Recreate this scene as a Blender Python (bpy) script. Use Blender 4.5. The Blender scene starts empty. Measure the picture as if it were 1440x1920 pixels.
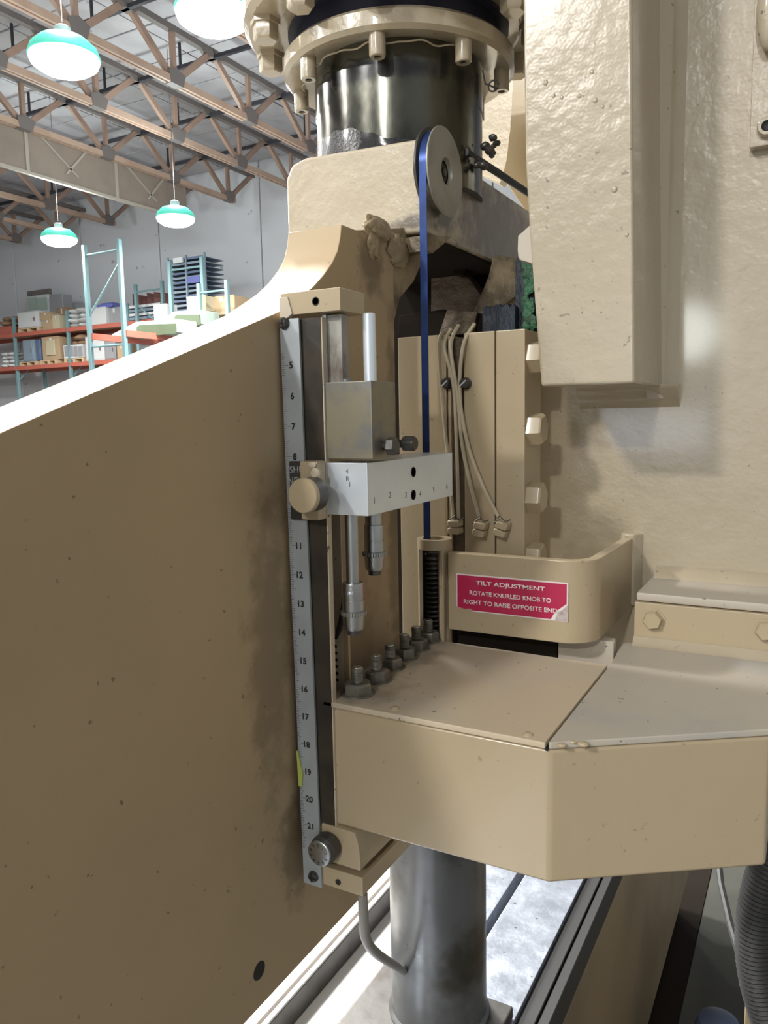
import bpy, bmesh, math, random
from mathutils import Vector, Matrix
random.seed(7)
SC = bpy.context.scene
COL = SC.collection

# ---------------------------------------------------------------- camera
CAM_H = 1.55
YAW, PITCH, ROLL, FPX = math.radians(28.9013), math.radians(7.1032), math.radians(-1.10475), 1458.18
_f = Vector((-math.sin(YAW)*math.cos(PITCH), math.cos(YAW)*math.cos(PITCH), -math.sin(PITCH)))
_r = Vector((math.cos(YAW), math.sin(YAW), 0))
_u = _r.cross(_f)
R_ = _r*math.cos(ROLL) + _u*math.sin(ROLL)
U_ = -_r*math.sin(ROLL) + _u*math.cos(ROLL)
cd = bpy.data.cameras.new('camera')
cam = bpy.data.objects.new('camera', cd); COL.objects.link(cam)
cam.matrix_world = Matrix(((R_.x, U_.x, -_f.x, 0), (R_.y, U_.y, -_f.y, 0), (R_.z, U_.z, -_f.z, CAM_H), (0, 0, 0, 1)))
cd.sensor_fit = 'VERTICAL'; cd.sensor_height = 36.0; cd.lens = 36.0*FPX/1920
cd.clip_start = 0.02; cd.clip_end = 200
SC.camera = cam

# ---------------------------------------------------------------- world, exposure
w = bpy.data.worlds.new('world'); SC.world = w; w.use_nodes = True
bg = w.node_tree.nodes['Background']; bg.inputs[0].default_value = (0.80, 0.86, 1.0, 1); bg.inputs[1].default_value = 0.20
SC.view_settings.view_transform = 'Standard'; SC.view_settings.look = 'None'
SC.view_settings.exposure = 0.0; SC.view_settings.gamma = 1.0; SC.view_settings.use_curve_mapping = False

# bay lamps: position, the four in view first, then unseen ones added to light hall and press
LAMPS = [(-7.6, 6.5, 5.6), (-5.5, 6.6, 5.6), (-11.6, 12.45, 5.6), (-15.05, 12.4, 5.6),
         (-19.0, 12.4, 5.6), (-15.0, 6.5, 5.6), (-11.3, 6.5, 5.6), (-7.6, 12.4, 5.6),
         (-5.5, 0.8, 5.6), (-9.5, 0.8, 5.6), (-2.6, 2.6, 5.6), (-2.6, -5.6, 5.6), (-7.2, -4.6, 5.6), (0.6, -8.5, 5.6)]
LAMP_W = 500.0; LAMP_UP = 170.0
def area(name, loc, power, size, rot=(0, 0, 0), col=(1, 0.97, 0.92)):
    l = bpy.data.lights.new(name, 'AREA'); l.shape = 'DISK'; l.size = size; l.energy = power; l.color = col
    o = bpy.data.objects.new(name, l); o.location = loc; o.rotation_euler = rot; COL.objects.link(o); return o

GLINT_W = 42.0
area('glint_light', (-2.12, -13.8, 2.95), GLINT_W, 1.05, rot=(math.radians(90), 0, 0), col=(.93, 1, .93))  # unseen light added for the bright reflection on the side plate
dl_ = area('low_glint_light', (-2.9, -13.8, 1.15), 26.0, 2.4, rot=(math.radians(90), 0, 0), col=(.80, .88, 1))  # second unseen light added for the faint lower reflection
dl_.data.shape = 'RECTANGLE'; dl_.data.size = 2.4; dl_.data.size_y = .8

# ---------------------------------------------------------------- helpers
CAMV = Vector((0, 0, CAM_H))
def ray(x, y): return _f + R_*((x-720)/FPX) - U_*((y-960)/FPX)
def onX(X, x, y): d = ray(x, y); return CAMV + d*(X/d.x)
def onY(Y, x, y): d = ray(x, y); return CAMV + d*(Y/d.y)
def onZ(Z, x, y): d = ray(x, y); return CAMV + d*((Z-CAM_H)/d.z)

class MB:
    """a mesh under construction (world coordinates, or local ones for things that get copied)"""
    def __init__(s): s.bm = bmesh.new()
    def box(s, x0, x1, y0, y1, z0, z1, bev=0.0, seg=2):
        b = bmesh.new(); bmesh.ops.create_cube(b, size=1)
        for v in b.verts:
            v.co = Vector((x0+(x1-x0)*(v.co.x+.5), y0+(y1-y0)*(v.co.y+.5), z0+(z1-z0)*(v.co.z+.5)))
        if bev: bmesh.ops.bevel(b, geom=b.edges[:], offset=bev, segments=seg, affect='EDGES', profile=.5)
        return s._add(b)
    def prism(s, pts, axis, a, b_, bev=0.0, seg=2):
        """pts 2D polygon in the plane across axis; extruded from a to b_"""
        b = bmesh.new()
        def m(p, t): return {'x': (t, p[0], p[1]), 'y': (p[0], t, p[1]), 'z': (p[0], p[1], t)}[axis]
        lo = [b.verts.new(m(p, a)) for p in pts]; hi = [b.verts.new(m(p, b_)) for p in pts]
        b.faces.new(lo); b.faces.new(hi[::-1]); n = len(pts)
        for i in range(n): b.faces.new((lo[i], hi[i], hi[(i+1) % n], lo[(i+1) % n]))
        bmesh.ops.recalc_face_normals(b, faces=b.faces[:])
        if bev:
            es = [e for e in b.edges if len(e.link_faces) == 2 and e.calc_face_angle(0) > .5]
            bmesh.ops.bevel(b, geom=es, offset=bev, segments=seg, affect='EDGES', profile=.5)
        return s._add(b)
    def slab(s, pts3, off, bev=0.0):
        """polygon of 3D points thickened by the vector off"""
        b = bmesh.new(); off = Vector(off)
        lo = [b.verts.new(p) for p in pts3]; hi = [b.verts.new(Vector(p)+off) for p in pts3]
        b.faces.new(lo); b.faces.new(hi[::-1]); n = len(pts3)
        for i in range(n): b.faces.new((lo[i], hi[i], hi[(i+1) % n], lo[(i+1) % n]))
        bmesh.ops.recalc_face_normals(b, faces=b.faces[:])
        if bev: bmesh.ops.bevel(b, geom=b.edges[:], offset=bev, segments=2, affect='EDGES', profile=.5)
        return s._add(b)
    def lathe(s, prof, c, axis='z', n=32, a0=0.0):
        """prof: list of (radius, height along axis); closed with caps where the radius is 0"""
        b = bmesh.new(); c = Vector(c); rings = []
        for r, h in prof:
            ring = []
            for i in range(n if r > 1e-9 else 1):
                t = a0 + 2*math.pi*i/n; p, q = r*math.cos(t), r*math.sin(t)
                ring.append(b.verts.new(c+Vector({'z': (p, q, h), 'y': (p, h, q), 'x': (h, p, q)}[axis])))
            rings.append(ring)
        for A, B in zip(rings, rings[1:]):
            for i in range(n):
                j = (i+1) % n
                if len(A) == 1 and len(B) == 1: continue
                if len(A) == 1: b.faces.new((A[0], B[i], B[j]))
                elif len(B) == 1: b.faces.new((A[i], A[j], B[0]))
                else: b.faces.new((A[i], A[j], B[j], B[i]))
        bmesh.ops.recalc_face_normals(b, faces=b.faces[:])
        return s._add(b)
    def cyl(s, p0, p1, r, n=16, r2=None, ch=0.0):
        p0, p1 = Vector(p0), Vector(p1); d = p1-p0; L = d.length
        r2 = r if r2 is None else r2
        b = bmesh.new(); prof = [(0, 0), (r-ch, 0), (r, ch), (r2, L-ch), (r2-ch, L), (0, L)] if ch else [(0, 0), (r, 0), (r2, L), (0, L)]
        m = MB(); m.lathe(prof, (0, 0, 0), 'z', n); q = Vector((0, 0, 1)).rotation_difference(d)
        for v in m.bm.verts: v.co = q @ v.co + p0
        return s._add(m.bm)
    def tube(s, pts, r, n=10):
        pts = [Vector(p) for p in pts]; b = bmesh.new(); rings = []; prev = None
        for i, p in enumerate(pts):
            t = (pts[min(i+1, len(pts)-1)]-pts[max(i-1, 0)]).normalized()
            if prev is None: a = t.orthogonal().normalized()
            else: a = (prev - t*prev.dot(t)).normalized()
            prev = a; c = t.cross(a); rr = r(i) if callable(r) else r
            rings.append([b.verts.new(p+(a*math.cos(2*math.pi*k/n)+c*math.sin(2*math.pi*k/n))*rr) for k in range(n)])
        for A, B in zip(rings, rings[1:]):
            for k in range(n): b.faces.new((A[k], A[(k+1) % n], B[(k+1) % n], B[k]))
        b.faces.new(rings[0][::-1]); b.faces.new(rings[-1])
        bmesh.ops.recalc_face_normals(b, faces=b.faces[:])
        return s._add(b)
    def ico(s, c, r, sub=2, sc=(1, 1, 1), jit=0.0):
        b = bmesh.new(); bmesh.ops.create_icosphere(b, subdivisions=sub, radius=r)
        for v in b.verts:
            k = 1+random.uniform(-jit, jit)
            v.co = Vector((v.co.x*sc[0]*k, v.co.y*sc[1]*k, v.co.z*sc[2]*k))+Vector(c)
        return s._add(b)
    def _add(s, b):
        me = bpy.data.meshes.new('_t'); b.to_mesh(me); b.free(); s.bm.from_mesh(me); bpy.data.meshes.remove(me); return s

def wloc(o):
    v = Vector((0, 0, 0))
    while o: v += o.location; o = o.parent
    return v
def obj(name, mb, mat, parent=None, smooth=40, label=None, local=False):
    me = bpy.data.meshes.new(name); mb.bm.to_mesh(me); mb.bm.free()
    me.materials.append(mat)
    for p in me.polygons: p.use_smooth = True
    me.set_sharp_from_angle(angle=math.radians(smooth))
    o = bpy.data.objects.new(name, me); COL.objects.link(o)
    if len(me.polygons) < 3000:
        wn = o.modifiers.new('weighted_normals', 'WEIGHTED_NORMAL'); wn.keep_sharp = True; wn.weight = 100
    if parent is not None:
        o.parent = parent
        if not local: me.transform(Matrix.Translation(-wloc(parent)))
    elif not local:
        xs = [v.co for v in me.vertices]
        b = Vector(((min(v.x for v in xs)+max(v.x for v in xs))/2, (min(v.y for v in xs)+max(v.y for v in xs))/2, min(v.z for v in xs)))
        me.transform(Matrix.Translation(-b)); o.location = b
    if label: o['label'] = label
    return o
def tag(o, label, cat, group=None):
    o['label'] = label; o['category'] = cat
    if group: o['group'] = group
    return o
def thing(name, loc, label, cat, group=None):
    o = bpy.data.objects.new(name, None); COL.objects.link(o); o.location = loc; o.empty_display_size = .05
    return tag(o, label, cat, group)
def struct(o): o['kind'] = 'structure'; return o
def holder(name, loc):
    o = bpy.data.objects.new(name, None); COL.objects.link(o); o.location = loc; return struct(o)
def copy_tree(o, parent=None):
    c = o.copy(); COL.objects.link(c)
    if parent is not None: c.parent = parent
    for ch in [k for k in bpy.data.objects if k.parent == o]: copy_tree(ch, c)
    return c
def text(name, s, mat, parent, centre, height=None, width=None, thick=.0002, plane='y', rot=0.0, bold=0.0):
    """lettering that faces -Y (plane 'y') or +X (plane 'x')"""
    cu = bpy.data.curves.new(name, 'FONT'); cu.body = s; cu.align_x = 'CENTER'; cu.align_y = 'CENTER'
    cu.offset = bold; cu.resolution_u = 3
    t = bpy.data.objects.new('_t', cu); COL.objects.link(t)
    bpy.context.view_layer.update()
    me = bpy.data.meshes.new_from_object(t.evaluated_get(bpy.context.evaluated_depsgraph_get()))
    bpy.data.objects.remove(t)
    me.name = name
    xs = [v.co.x for v in me.vertices]; ys = [v.co.y for v in me.vertices]
    cx, cy = (min(xs)+max(xs))/2, (min(ys)+max(ys))/2
    k = 1.0
    kx = ky = None
    if height: ky = height/(max(ys)-min(ys)); kx = ky
    if width: kx = width/(max(xs)-min(xs)); ky = ky or kx
    b = bmesh.new(); b.from_mesh(me)
    r = bmesh.ops.extrude_face_region(b, geom=b.faces[:])
    for v in [g for g in r['geom'] if isinstance(g, bmesh.types.BMVert)]: v.co.z += 1.0
    for v in b.verts:
        x, y, z = (v.co.x-cx)*kx, (v.co.y-cy)*ky, v.co.z*thick
        x, y = x*math.cos(rot)-y*math.sin(rot), x*math.sin(rot)+y*math.cos(rot)
        v.co = Vector((x, -z, y)) if plane == 'y' else Vector((z, x, y))
        v.co += Vector(centre)-wloc(parent)
    b.to_mesh(me); b.free(); me.materials.clear(); me.materials.append(mat)
    o = bpy.data.objects.new(name, me); COL.objects.link(o); o.parent = parent; return o

# ---------------------------------------------------------------- materials
def mat(name, col, rough=.5, metal=0.0, blotch=.0, bcol=None, bscale=6., specks=0.0, sscale=60., scol=(.05, .04, .03), bump=0.0, bumps=40.,
        coat=0.0, crough=.12, spec=.5, emis=0.0, ecol=None, fine=0.0, stain=None, bdist=.001, stretch=(1, 1, 1), sheen=0.0, rvar=0.0):
    m = bpy.data.materials.new(name); m.use_nodes = True; nt = m.node_tree; N = nt.nodes; L = nt.links
    p = N['Principled BSDF']; p.inputs['Roughness'].default_value = rough; p.inputs['Metallic'].default_value = metal
    p.inputs['Specular IOR Level'].default_value = spec; p.inputs['Coat Weight'].default_value = coat; p.inputs['Coat Roughness'].default_value = crough
    g = N.new('ShaderNodeNewGeometry'); mp = N.new('ShaderNodeMapping'); L.new(g.outputs['Position'], mp.inputs['Vector'])
    mp.inputs['Scale'].default_value = stretch
    cur = None
    def rgb(c): n = N.new('ShaderNodeRGB'); n.outputs[0].default_value = (*c, 1); return n.outputs[0]
    def noise(sc, det=4., ro=.55):
        n = N.new('ShaderNodeTexNoise'); n.inputs['Scale'].default_value = sc; n.inputs['Detail'].default_value = det; n.inputs['Roughness'].default_value = ro
        L.new(mp.outputs[0], n.inputs['Vector']); return n.outputs['Fac']
    def ramp(v, a, b):
        n = N.new('ShaderNodeMapRange'); n.inputs['From Min'].default_value = a; n.inputs['From Max'].default_value = b; n.interpolation_type = 'SMOOTHSTEP'
        L.new(v, n.inputs['Value']); return n.outputs[0]
    def mul(a, k):
        n = N.new('ShaderNodeMath'); n.operation = 'MULTIPLY'; L.new(a, n.inputs[0])
        if isinstance(k, (int, float)): n.inputs[1].default_value = k
        else: L.new(k, n.inputs[1])
        return n.outputs[0]
    def mix(f, a, b):
        n = N.new('ShaderNodeMix'); n.data_type = 'RGBA'; L.new(f, n.inputs['Factor']); L.new(a, n.inputs['A']); L.new(b, n.inputs['B']); return n.outputs['Result']
    cur = rgb(col)
    if blotch: cur = mix(mul(ramp(noise(bscale), .42, .68), blotch), cur, rgb(bcol or tuple(c*.6 for c in col)))
    if fine: cur = mix(mul(ramp(noise(90, 6, .7), .4, .7), fine), cur, rgb(tuple(c*.55 for c in col)))
    if specks: cur = mix(mul(ramp(noise(sscale, 2), .70, .74), specks), cur, rgb(scol))
    if stain:
        for (cx, cy, cz, rx, ry, rz, amt, sc_) in stain:
            sp = N.new('ShaderNodeVectorMath'); sp.operation = 'SUBTRACT'; L.new(g.outputs['Position'], sp.inputs[0]); sp.inputs[1].default_value = (cx, cy, cz)
            dv = N.new('ShaderNodeVectorMath'); dv.operation = 'DIVIDE'; L.new(sp.outputs[0], dv.inputs[0]); dv.inputs[1].default_value = (rx, ry, rz)
            ln = N.new('ShaderNodeVectorMath'); ln.operation = 'LENGTH'; L.new(dv.outputs[0], ln.inputs[0])
            ad = N.new('ShaderNodeMath'); ad.operation = 'ADD'; L.new(ln.outputs['Value'], ad.inputs[0])
            nn = N.new('ShaderNodeMath'); nn.operation = 'MULTIPLY_ADD'; L.new(noise(45, 5, .6), nn.inputs[0]); nn.inputs[1].default_value = 1.6; nn.inputs[2].default_value = -.8
            L.new(nn.outputs[0], ad.inputs[1])
            cur = mix(mul(ramp(ad.outputs[0], 1.05, .35), amt), cur, rgb(sc_))
    L.new(cur, p.inputs['Base Color'])
    if rvar:
        n = N.new('ShaderNodeMapRange'); L.new(noise(25, 5, .65), n.inputs['Value']); n.inputs['To Min'].default_value = max(.03, rough-rvar); n.inputs['To Max'].default_value = rough+rvar
        n.inputs['From Min'].default_value = .3; n.inputs['From Max'].default_value = .7
        L.new(n.outputs[0], p.inputs['Roughness'])
    if bump:
        b = N.new('ShaderNodeBump'); b.inputs['Strength'].default_value = bump; b.inputs['Distance'].default_value = bdist
        L.new(noise(bumps, 4, .6), b.inputs['Height']); L.new(b.outputs[0], p.inputs['Normal'])
    if emis:
        p.inputs['Emission Color'].default_value = (*(ecol or col), 1); p.inputs['Emission Strength'].default_value = emis
    return m
BE = (.455, .365, .235)
GREASE = (.035, .028, .02)
M = {}
M['paint'] = mat('beige_paint', BE, .36, blotch=.25, bcol=(.40, .32, .215), bscale=5, specks=.3, sscale=150, bump=.35, bumps=22, coat=.25, bdist=.002)
M['gloss'] = mat('glossy_beige_paint', (.45, .38, .27), .30, blotch=.25, bcol=(.39, .34, .255), bscale=4, specks=.5, sscale=130, bump=.8, bumps=24, coat=.9, crough=.09, bdist=.003)
M['ram'] = mat('satin_beige_paint', (.455, .34, .20), .42, blotch=.35, bcol=(.37, .28, .165), bscale=4, specks=.6, sscale=110, bump=.2, bumps=15,
               stain=[(-.382, .495, 1.36, .05, .035, .16, .5, (.12, .085, .045)), (-.382, .52, 1.17, .05, .03, .06, .6, (.10, .07, .035)), (-.382, .62, 1.35, .06, .06, .14, .35, (.16, .11, .06)), (-.382, .675, 1.69, .02, .028, .035, .7, (.11, .08, .045)), (-.382, .715, 1.45, .02, .02, .25, .6, (.09, .065, .035))])
M['cast'] = mat('rough_greasy_casting', (.36, .28, .17), .5, blotch=.9, bcol=(.10, .075, .04), bscale=22, specks=.6, sscale=50, bump=1.0, bumps=35, bdist=.006)
M['darkcast'] = mat('dark_greasy_shaded_casting', (.14, .10, .06), .5, blotch=.8, bcol=(.04, .03, .02), bscale=22, bump=1.0, bumps=35, bdist=.006)  # casting grease, darkened further for the shading between parts
M['block'] = mat('old_cream_paint', (.54, .465, .345), .34, blotch=.3, bcol=(.46, .39, .28), bscale=12, specks=.6, sscale=140, bump=.7, bumps=25, coat=.5, bdist=.004,
                 stain=[(-.372, .752, 1.747, .045, .03, .010, .7, GREASE), (-.36, .80, 1.765, .02, .05, .022, .85, GREASE), (-.36, .86, 1.815, .02, .05, .03, .6, GREASE), (-.36, .98, 1.775, .012, .20, .08, .75, (.13, .095, .06))])
M['dusty_sheen'] = mat('dusty_sheen_beige_paint', (.58, .48, .34), .5, blotch=.5, bcol=(.49, .455, .40), bscale=9, specks=.8, sscale=150, bump=.15, bumps=30,
                 stain=[(-.335, .56, 1.315, .045, .05, .03, .6, (.16, .14, .11)), (-.34, .66, 1.315, .035, .09, .03, .6, (.16, .14, .11))])  # dust, with some of the light sheen put into the colour
M['dusty_sheen2'] = mat('grey_dusty_sheen_paint', (.50, .45, .37), .5, blotch=.8, bcol=(.40, .385, .36), bscale=7, specks=.8, sscale=150, bump=.15, bumps=30)  # grey holds dust plus the light sheen of the top plates
M['bedshade'] = mat('shaded_beige_paint', (.26, .20, .12), .45, blotch=.6, bcol=(.16, .12, .07), bscale=5)  # beige darkened in the colour for the shade on the bed
M['void'] = mat('black_grease_and_shade', (.016, .012, .009), .8, spec=.1)  # near-black colour holds the shade of gaps and undersides, besides grease
M['steel'] = mat('machined_steel', (.44, .46, .47), .34, 1., blotch=.4, bcol=(.36, .35, .32), bscale=30, bump=.15, bumps=80)
M['brightsteel'] = mat('bright_ground_steel', (.76, .83, .90), .30, .45, blotch=.15, bscale=20)
M['ruler'] = mat('satin_ruler_steel', (.44, .48, .51), .45, .45, blotch=.4, bcol=(.32, .34, .36), bscale=30)
M['brass'] = mat('tarnished_steel_block', (.30, .275, .20), .42, .7, blotch=.8, bcol=(.20, .21, .23), bscale=35, bump=.2, bumps=60)
M['darksteel'] = mat('dark_oily_steel', (.10, .095, .09), .38, .6, blotch=.6, bcol=(.05, .04, .035), bscale=30, bump=.3, bumps=50)
M['stained'] = mat('stained_bare_steel', (.34, .33, .30), .45, .4, blotch=.9, bcol=(.12, .09, .07), bscale=60, stretch=(1, 1, .5))
M['channel'] = mat('oily_brown_black_channel', (.055, .045, .032), .4, .2, blotch=.7, bcol=(.02, .018, .02), bscale=25)
M['bolt'] = mat('oily_grey_bolt_steel', (.21, .20, .165), .42, .55, blotch=.6, bcol=(.10, .095, .08), bscale=90)
M['black'] = mat('black_void', (.012, .011, .010), .6)
M['ink'] = mat('black_print', (.015, .015, .015), .6)
M['blue'] = mat('blue_spring_tape', (.035, .075, .26), .30, .45, blotch=.5, bcol=(.02, .04, .13), bscale=40)
M['pulley'] = mat('grey_pulley_steel', (.36, .35, .31), .42, .35, blotch=.5, bcol=(.25, .24, .2), bscale=30)
M['cyl'] = mat('oily_cylinder_steel', (.15, .15, .125), .2, .85, blotch=.8, bcol=(.035, .035, .035), bscale=14, bump=.25, bumps=12, rvar=.10, bdist=.002, stretch=(1, 1, .5),
               stain=[(-.49, .78, 1.835, .09, .12, .03, .8, (.03, .03, .035)), (-.44, .78, 1.915, .16, .16, .014, .7, (.04, .04, .05))])
M['cylwet'] = mat('wet_black_grease', (.02, .02, .024), .30, .0, bump=1.0, bumps=420, bdist=.004, coat=1.0, crough=.10, specks=.6, sscale=900, scol=(.4, .4, .45))  # pale specks put glints into the grease colour
M['navy'] = mat('navy_shadowed_steel', (.02, .022, .045), .5)  # navy carries the shade below the upper flange
M['red'] = mat('crimson_label', (.46, .012, .07), .45, blotch=.3, bcol=(.52, .05, .12), bscale=30)
M['white'] = mat('white_print', (.80, .72, .72), .5)
M['peel'] = mat('torn_label_paper', (.55, .48, .45), .7, blotch=.8, bcol=(.30, .2, .2), bscale=150)
M['cable'] = mat('cream_tube', (.50, .43, .30), .4, blotch=.4, bscale=30)
M['post'] = mat('dirty_grey_post', (.14, .145, .15), .36, .45, blotch=.9, bcol=(.045, .038, .024), bscale=11, bump=.2, bumps=20, rvar=.1)
M['plate'] = mat('scuffed_bolster_steel', (.50, .54, .62), .30, .7, blotch=.5, bcol=(.33, .36, .42), bscale=16, specks=.7, sscale=70, bump=.45, bumps=45, rvar=.1, bdist=.002)
M['whiteway'] = mat('white_way_strip', (.86, .86, .84), .35, blotch=.1, bscale=10)
M['rail'] = mat('pale_rail_steel', (.66, .63, .60), .38, .35, blotch=.4, bcol=(.45, .42, .40), bscale=14, stretch=(6, .4, 1))
M['conduit'] = mat('painted_grey_conduit', (.27, .255, .23), .45)
M['foam'] = mat('blue_black_rubber', (.008, .018, .036), .5, blotch=.6, bcol=(.006, .008, .012), bscale=60, bump=1, bumps=120, stretch=(1, 1, .2), bdist=.004)
M['green'] = mat('flaking_green_paint', (.03, .14, .06), .5, blotch=.8, bcol=(.01, .03, .015), bscale=90, bump=1, bumps=100, bdist=.004)
M['tealsticky'] = mat('yellow_green_tape', (.38, .42, .09), .6)
M['concrete'] = mat('grey_floor_concrete', (.15, .145, .13), .6, blotch=.4, bscale=2, bump=.1)
M['rubber'] = mat('black_rubber', (.02, .02, .02), .55)
M['wall'] = mat('pale_grey_wall', (.66, .67, .71), .7, blotch=.15, bscale=.4, specks=.6, sscale=3.5, scol=(.2, .2, .2))
M['ceil'] = mat('ceiling_deck', (.46, .45, .48), .8, blotch=.5, bcol=(.36, .35, .385), bscale=1.6, specks=.4, sscale=4)
M['truss'] = mat('tan_timber_truss', (.34, .23, .18), .6, blotch=.4, bcol=(.22, .13, .09), bscale=2)
M['chord'] = mat('light_truss_timber', (.44, .31, .24), .6, blotch=.4, bcol=(.30, .19, .14), bscale=2)
M['gusset'] = mat('grey_gusset_plate', (.16, .14, .135), .6)
M['darkrod'] = mat('dark_brace_rod', (.035, .035, .045), .6)
M['curtain'] = mat('tan_draft_curtain', (.26, .21, .175), .7, blotch=.3, bscale=1.5)
M['seam'] = mat('light_curtain_seam', (.36, .32, .28), .7)
M['lampface'] = mat('lit_lamp_lens', (1, 1, 1), .5, emis=14.0, ecol=(.93, .97, 1.0))
M['lampgreen'] = mat('green_lit_reflector', (.10, .55, .42), .4, emis=.35, ecol=(.05, .62, .46))
M['teal'] = mat('teal_rack_paint', (.15, .26, .285), .5)
M['orange'] = mat('orange_red_beam', (.44, .12, .085), .5)
M['card'] = mat('cardboard', (.40, .29, .18), .8)
M['brown'] = mat('brown_cardboard', (.30, .19, .12), .8)
M['offwhite'] = mat('off_white_shell', (.58, .59, .60), .5)
M['greymetal'] = mat('grey_cabinet_paint', (.27, .27, .29), .5)
M['bluegrey'] = mat('blue_grey_paint', (.20, .26, .32), .5)
M['switchblue'] = mat('dull_blue_plastic', (.06, .085, .15), .45)
M['pallet'] = mat('pale_pallet_wood', (.55, .40, .25), .8)
M['darkred'] = mat('dark_red_board', (.10, .025, .02), .6)
M['olive'] = mat('olive_green_panel', (.06, .085, .045), .6)
M['palegreen'] = mat('pale_green_shell', (.36, .44, .39), .5)
M['cream'] = mat('cream_board', (.46, .41, .29), .7)
M['trayblue'] = mat('slate_blue_tray', (.09, .13, .22), .5)
M['violet'] = mat('blue_plastic', (.12, .14, .42), .5)

def hexprof(r, h, ch=.12): return [(0, 0), (r, 0), (r, h*(1-ch)), (r*.86, h), (0, h)]

# ================================================================ THE HALL
fl = MB(); fl.box(-34, 10, -14, 19.2, -.1, 0); struct(obj('floor', fl, M['concrete']))
# far wall: tilt-up panels with open joints
YW = 18.9
wl = holder('wall_back', (-15, YW, 0))
bk = MB(); bk.box(-34, 10, YW+.05, YW+.25, 0, 9.2); obj('backing', bk, M['gusset'], wl)
js = [-34, -28.6, -25.4, -21.9, -18.35, -14.35, -10.8, -7.2, -3.6, 0, 3.6, 7.2, 10]
for a, b in zip(js, js[1:]):
    p = MB(); p.box(a+.02, b-.02, YW, YW+.1, 0, 9.2, .01, 1); obj('panel', p, M['wall'], wl)
for nm, bx in (('wall_right', (10, 10.2, -14.2, 19.2)), ('wall_left', (-34.2, -34, -14.2, 19.2)), ('wall_front', (-34, 10, -14.2, -14))):
    p = MB(); p.box(*bx, 0, 9.0); struct(obj(nm, p, M['wall']))
# ceiling: deck sheets between purlins
cl = holder('ceiling', (-15, 6, 8.9))
bk = MB(); bk.box(-34, 10, -14, YW+.2, 9.0, 9.15); obj('backing', bk, M['ceil'], cl)
sheet = None
for i in range(13):
    for j in range(13):
        x = -30.3+i*2.1; y = YW-1.22*(j+1)
        if sheet is None:
            q = MB(); q.box(.02, 2.08, .02, 1.20, 8.86, 8.93, .01, 1); sheet = obj('panel', q, M['ceil'], cl, local=True); s = sheet
        else: s = sheet.copy(); COL.objects.link(s)
        s.location = (x+15, y-6, -8.9-.0 + random.uniform(0, .012))

# trusses run along the hall and end at the far wall
NODE0 = 17.75; PAN = 2.15; ZB, ZT = 7.6, 8.50
tr = None
for k, X in enumerate([-10.4, -12.4, -14.55, -16.9, -19.3, -21.6, -23.7, -8.2]):
    words = ['third', 'fourth', 'fifth', 'sixth', 'seventh', 'eighth', 'last']
    lab = ['tan timber roof truss just right of the large left lamp',
           'tan timber roof truss between the nearest lamp and the draft curtain truss', 'tan timber roof truss that carries the tan draft curtain',
           'tan timber roof truss just behind the draft curtain', 'tan timber roof truss emerging below the curtain, ending over the lamp',
           'tan timber roof truss ending above the leftmost far lamp', 'shortest tan timber roof truss at the left picture edge',
           'tan timber roof truss nearest the press, at the top beside the upper lamp'][k]
    if tr is None:
        t = thing('roof_truss', (X, YW, ZB), lab, 'truss', 'timber roof trusses'); tr = t
        q = MB(); q.box(-.075, -.02, -16.5, -.9, -.06, .06); obj('bottom_chord', q, M['chord'], t, local=True)
        q = MB(); q.box(.02, .075, -16.5, -.9, -.06, .06); obj('bottom_chord', q, M['chord'], t, local=True)
        q = MB(); q.box(-.06, .06, -16.5, 0, ZT-ZB-.06, ZT-ZB+.05); obj('top_chord', q, M['gusset'], t, local=True)
        for i in range(8):
            yb = NODE0-YW-PAN*i
            for dy in (-1.08, 0, 1.08):
                if yb+dy > -.02: continue
                q = MB(); r = .055 if dy else .045
                a = Vector((0, yb, 0)); b = Vector((0, yb+dy, ZT-ZB)); d = (b-a).normalized(); n = Vector((0, -d.z, d.y))
                q.slab([a+n*r+Vector((-.04, 0, 0)), b+n*r+Vector((-.04, 0, 0)), b-n*r+Vector((-.04, 0, 0)), a-n*r+Vector((-.04, 0, 0))], (.08, 0, 0))
                obj('web_member', q, M['truss'], t, local=True)
            q = MB(); q.prism([(yb-.15, -.07), (yb+.15, -.07), (yb+.22, .14), (yb, .22), (yb-.2, .14)], 'x', -.085, .085); obj('gusset_plate', q, M['gusset'], t, local=True)
            if i < 7:
                yt = yb-1.08
                q = MB(); q.prism([(yt-.3, .88), (yt+.3, .88), (yt+.12, .76), (yt-.12, .76)], 'x', -.08, .08); obj('gusset_plate', q, M['gusset'], t, local=True)
    else:
        t = copy_tree(tr); t.location = (X, YW, ZB); t['label'] = lab
# long brace rods across the trusses
places = ['nearest the far wall', 'second from the far wall', 'third from the far wall', 'fourth from the far wall', 'fifth from the far wall']
for i in range(5):
    y = NODE0-PAN*i-1.08
    q = MB(); q.box(-25, -7, y-.035, y+.035, 8.36, 8.43)
    for x in [-23, -20.4, -18, -15.7, -13.3, -11.2]: q.box(x-.02, x+.02, y-.02, y+.02, 8.40, 8.852)
    tag(obj('brace_rod', q, M['darkrod']), 'long dark brace crossing the roof trusses, ' + places[i], 'brace', 'dark roof braces')
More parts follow.
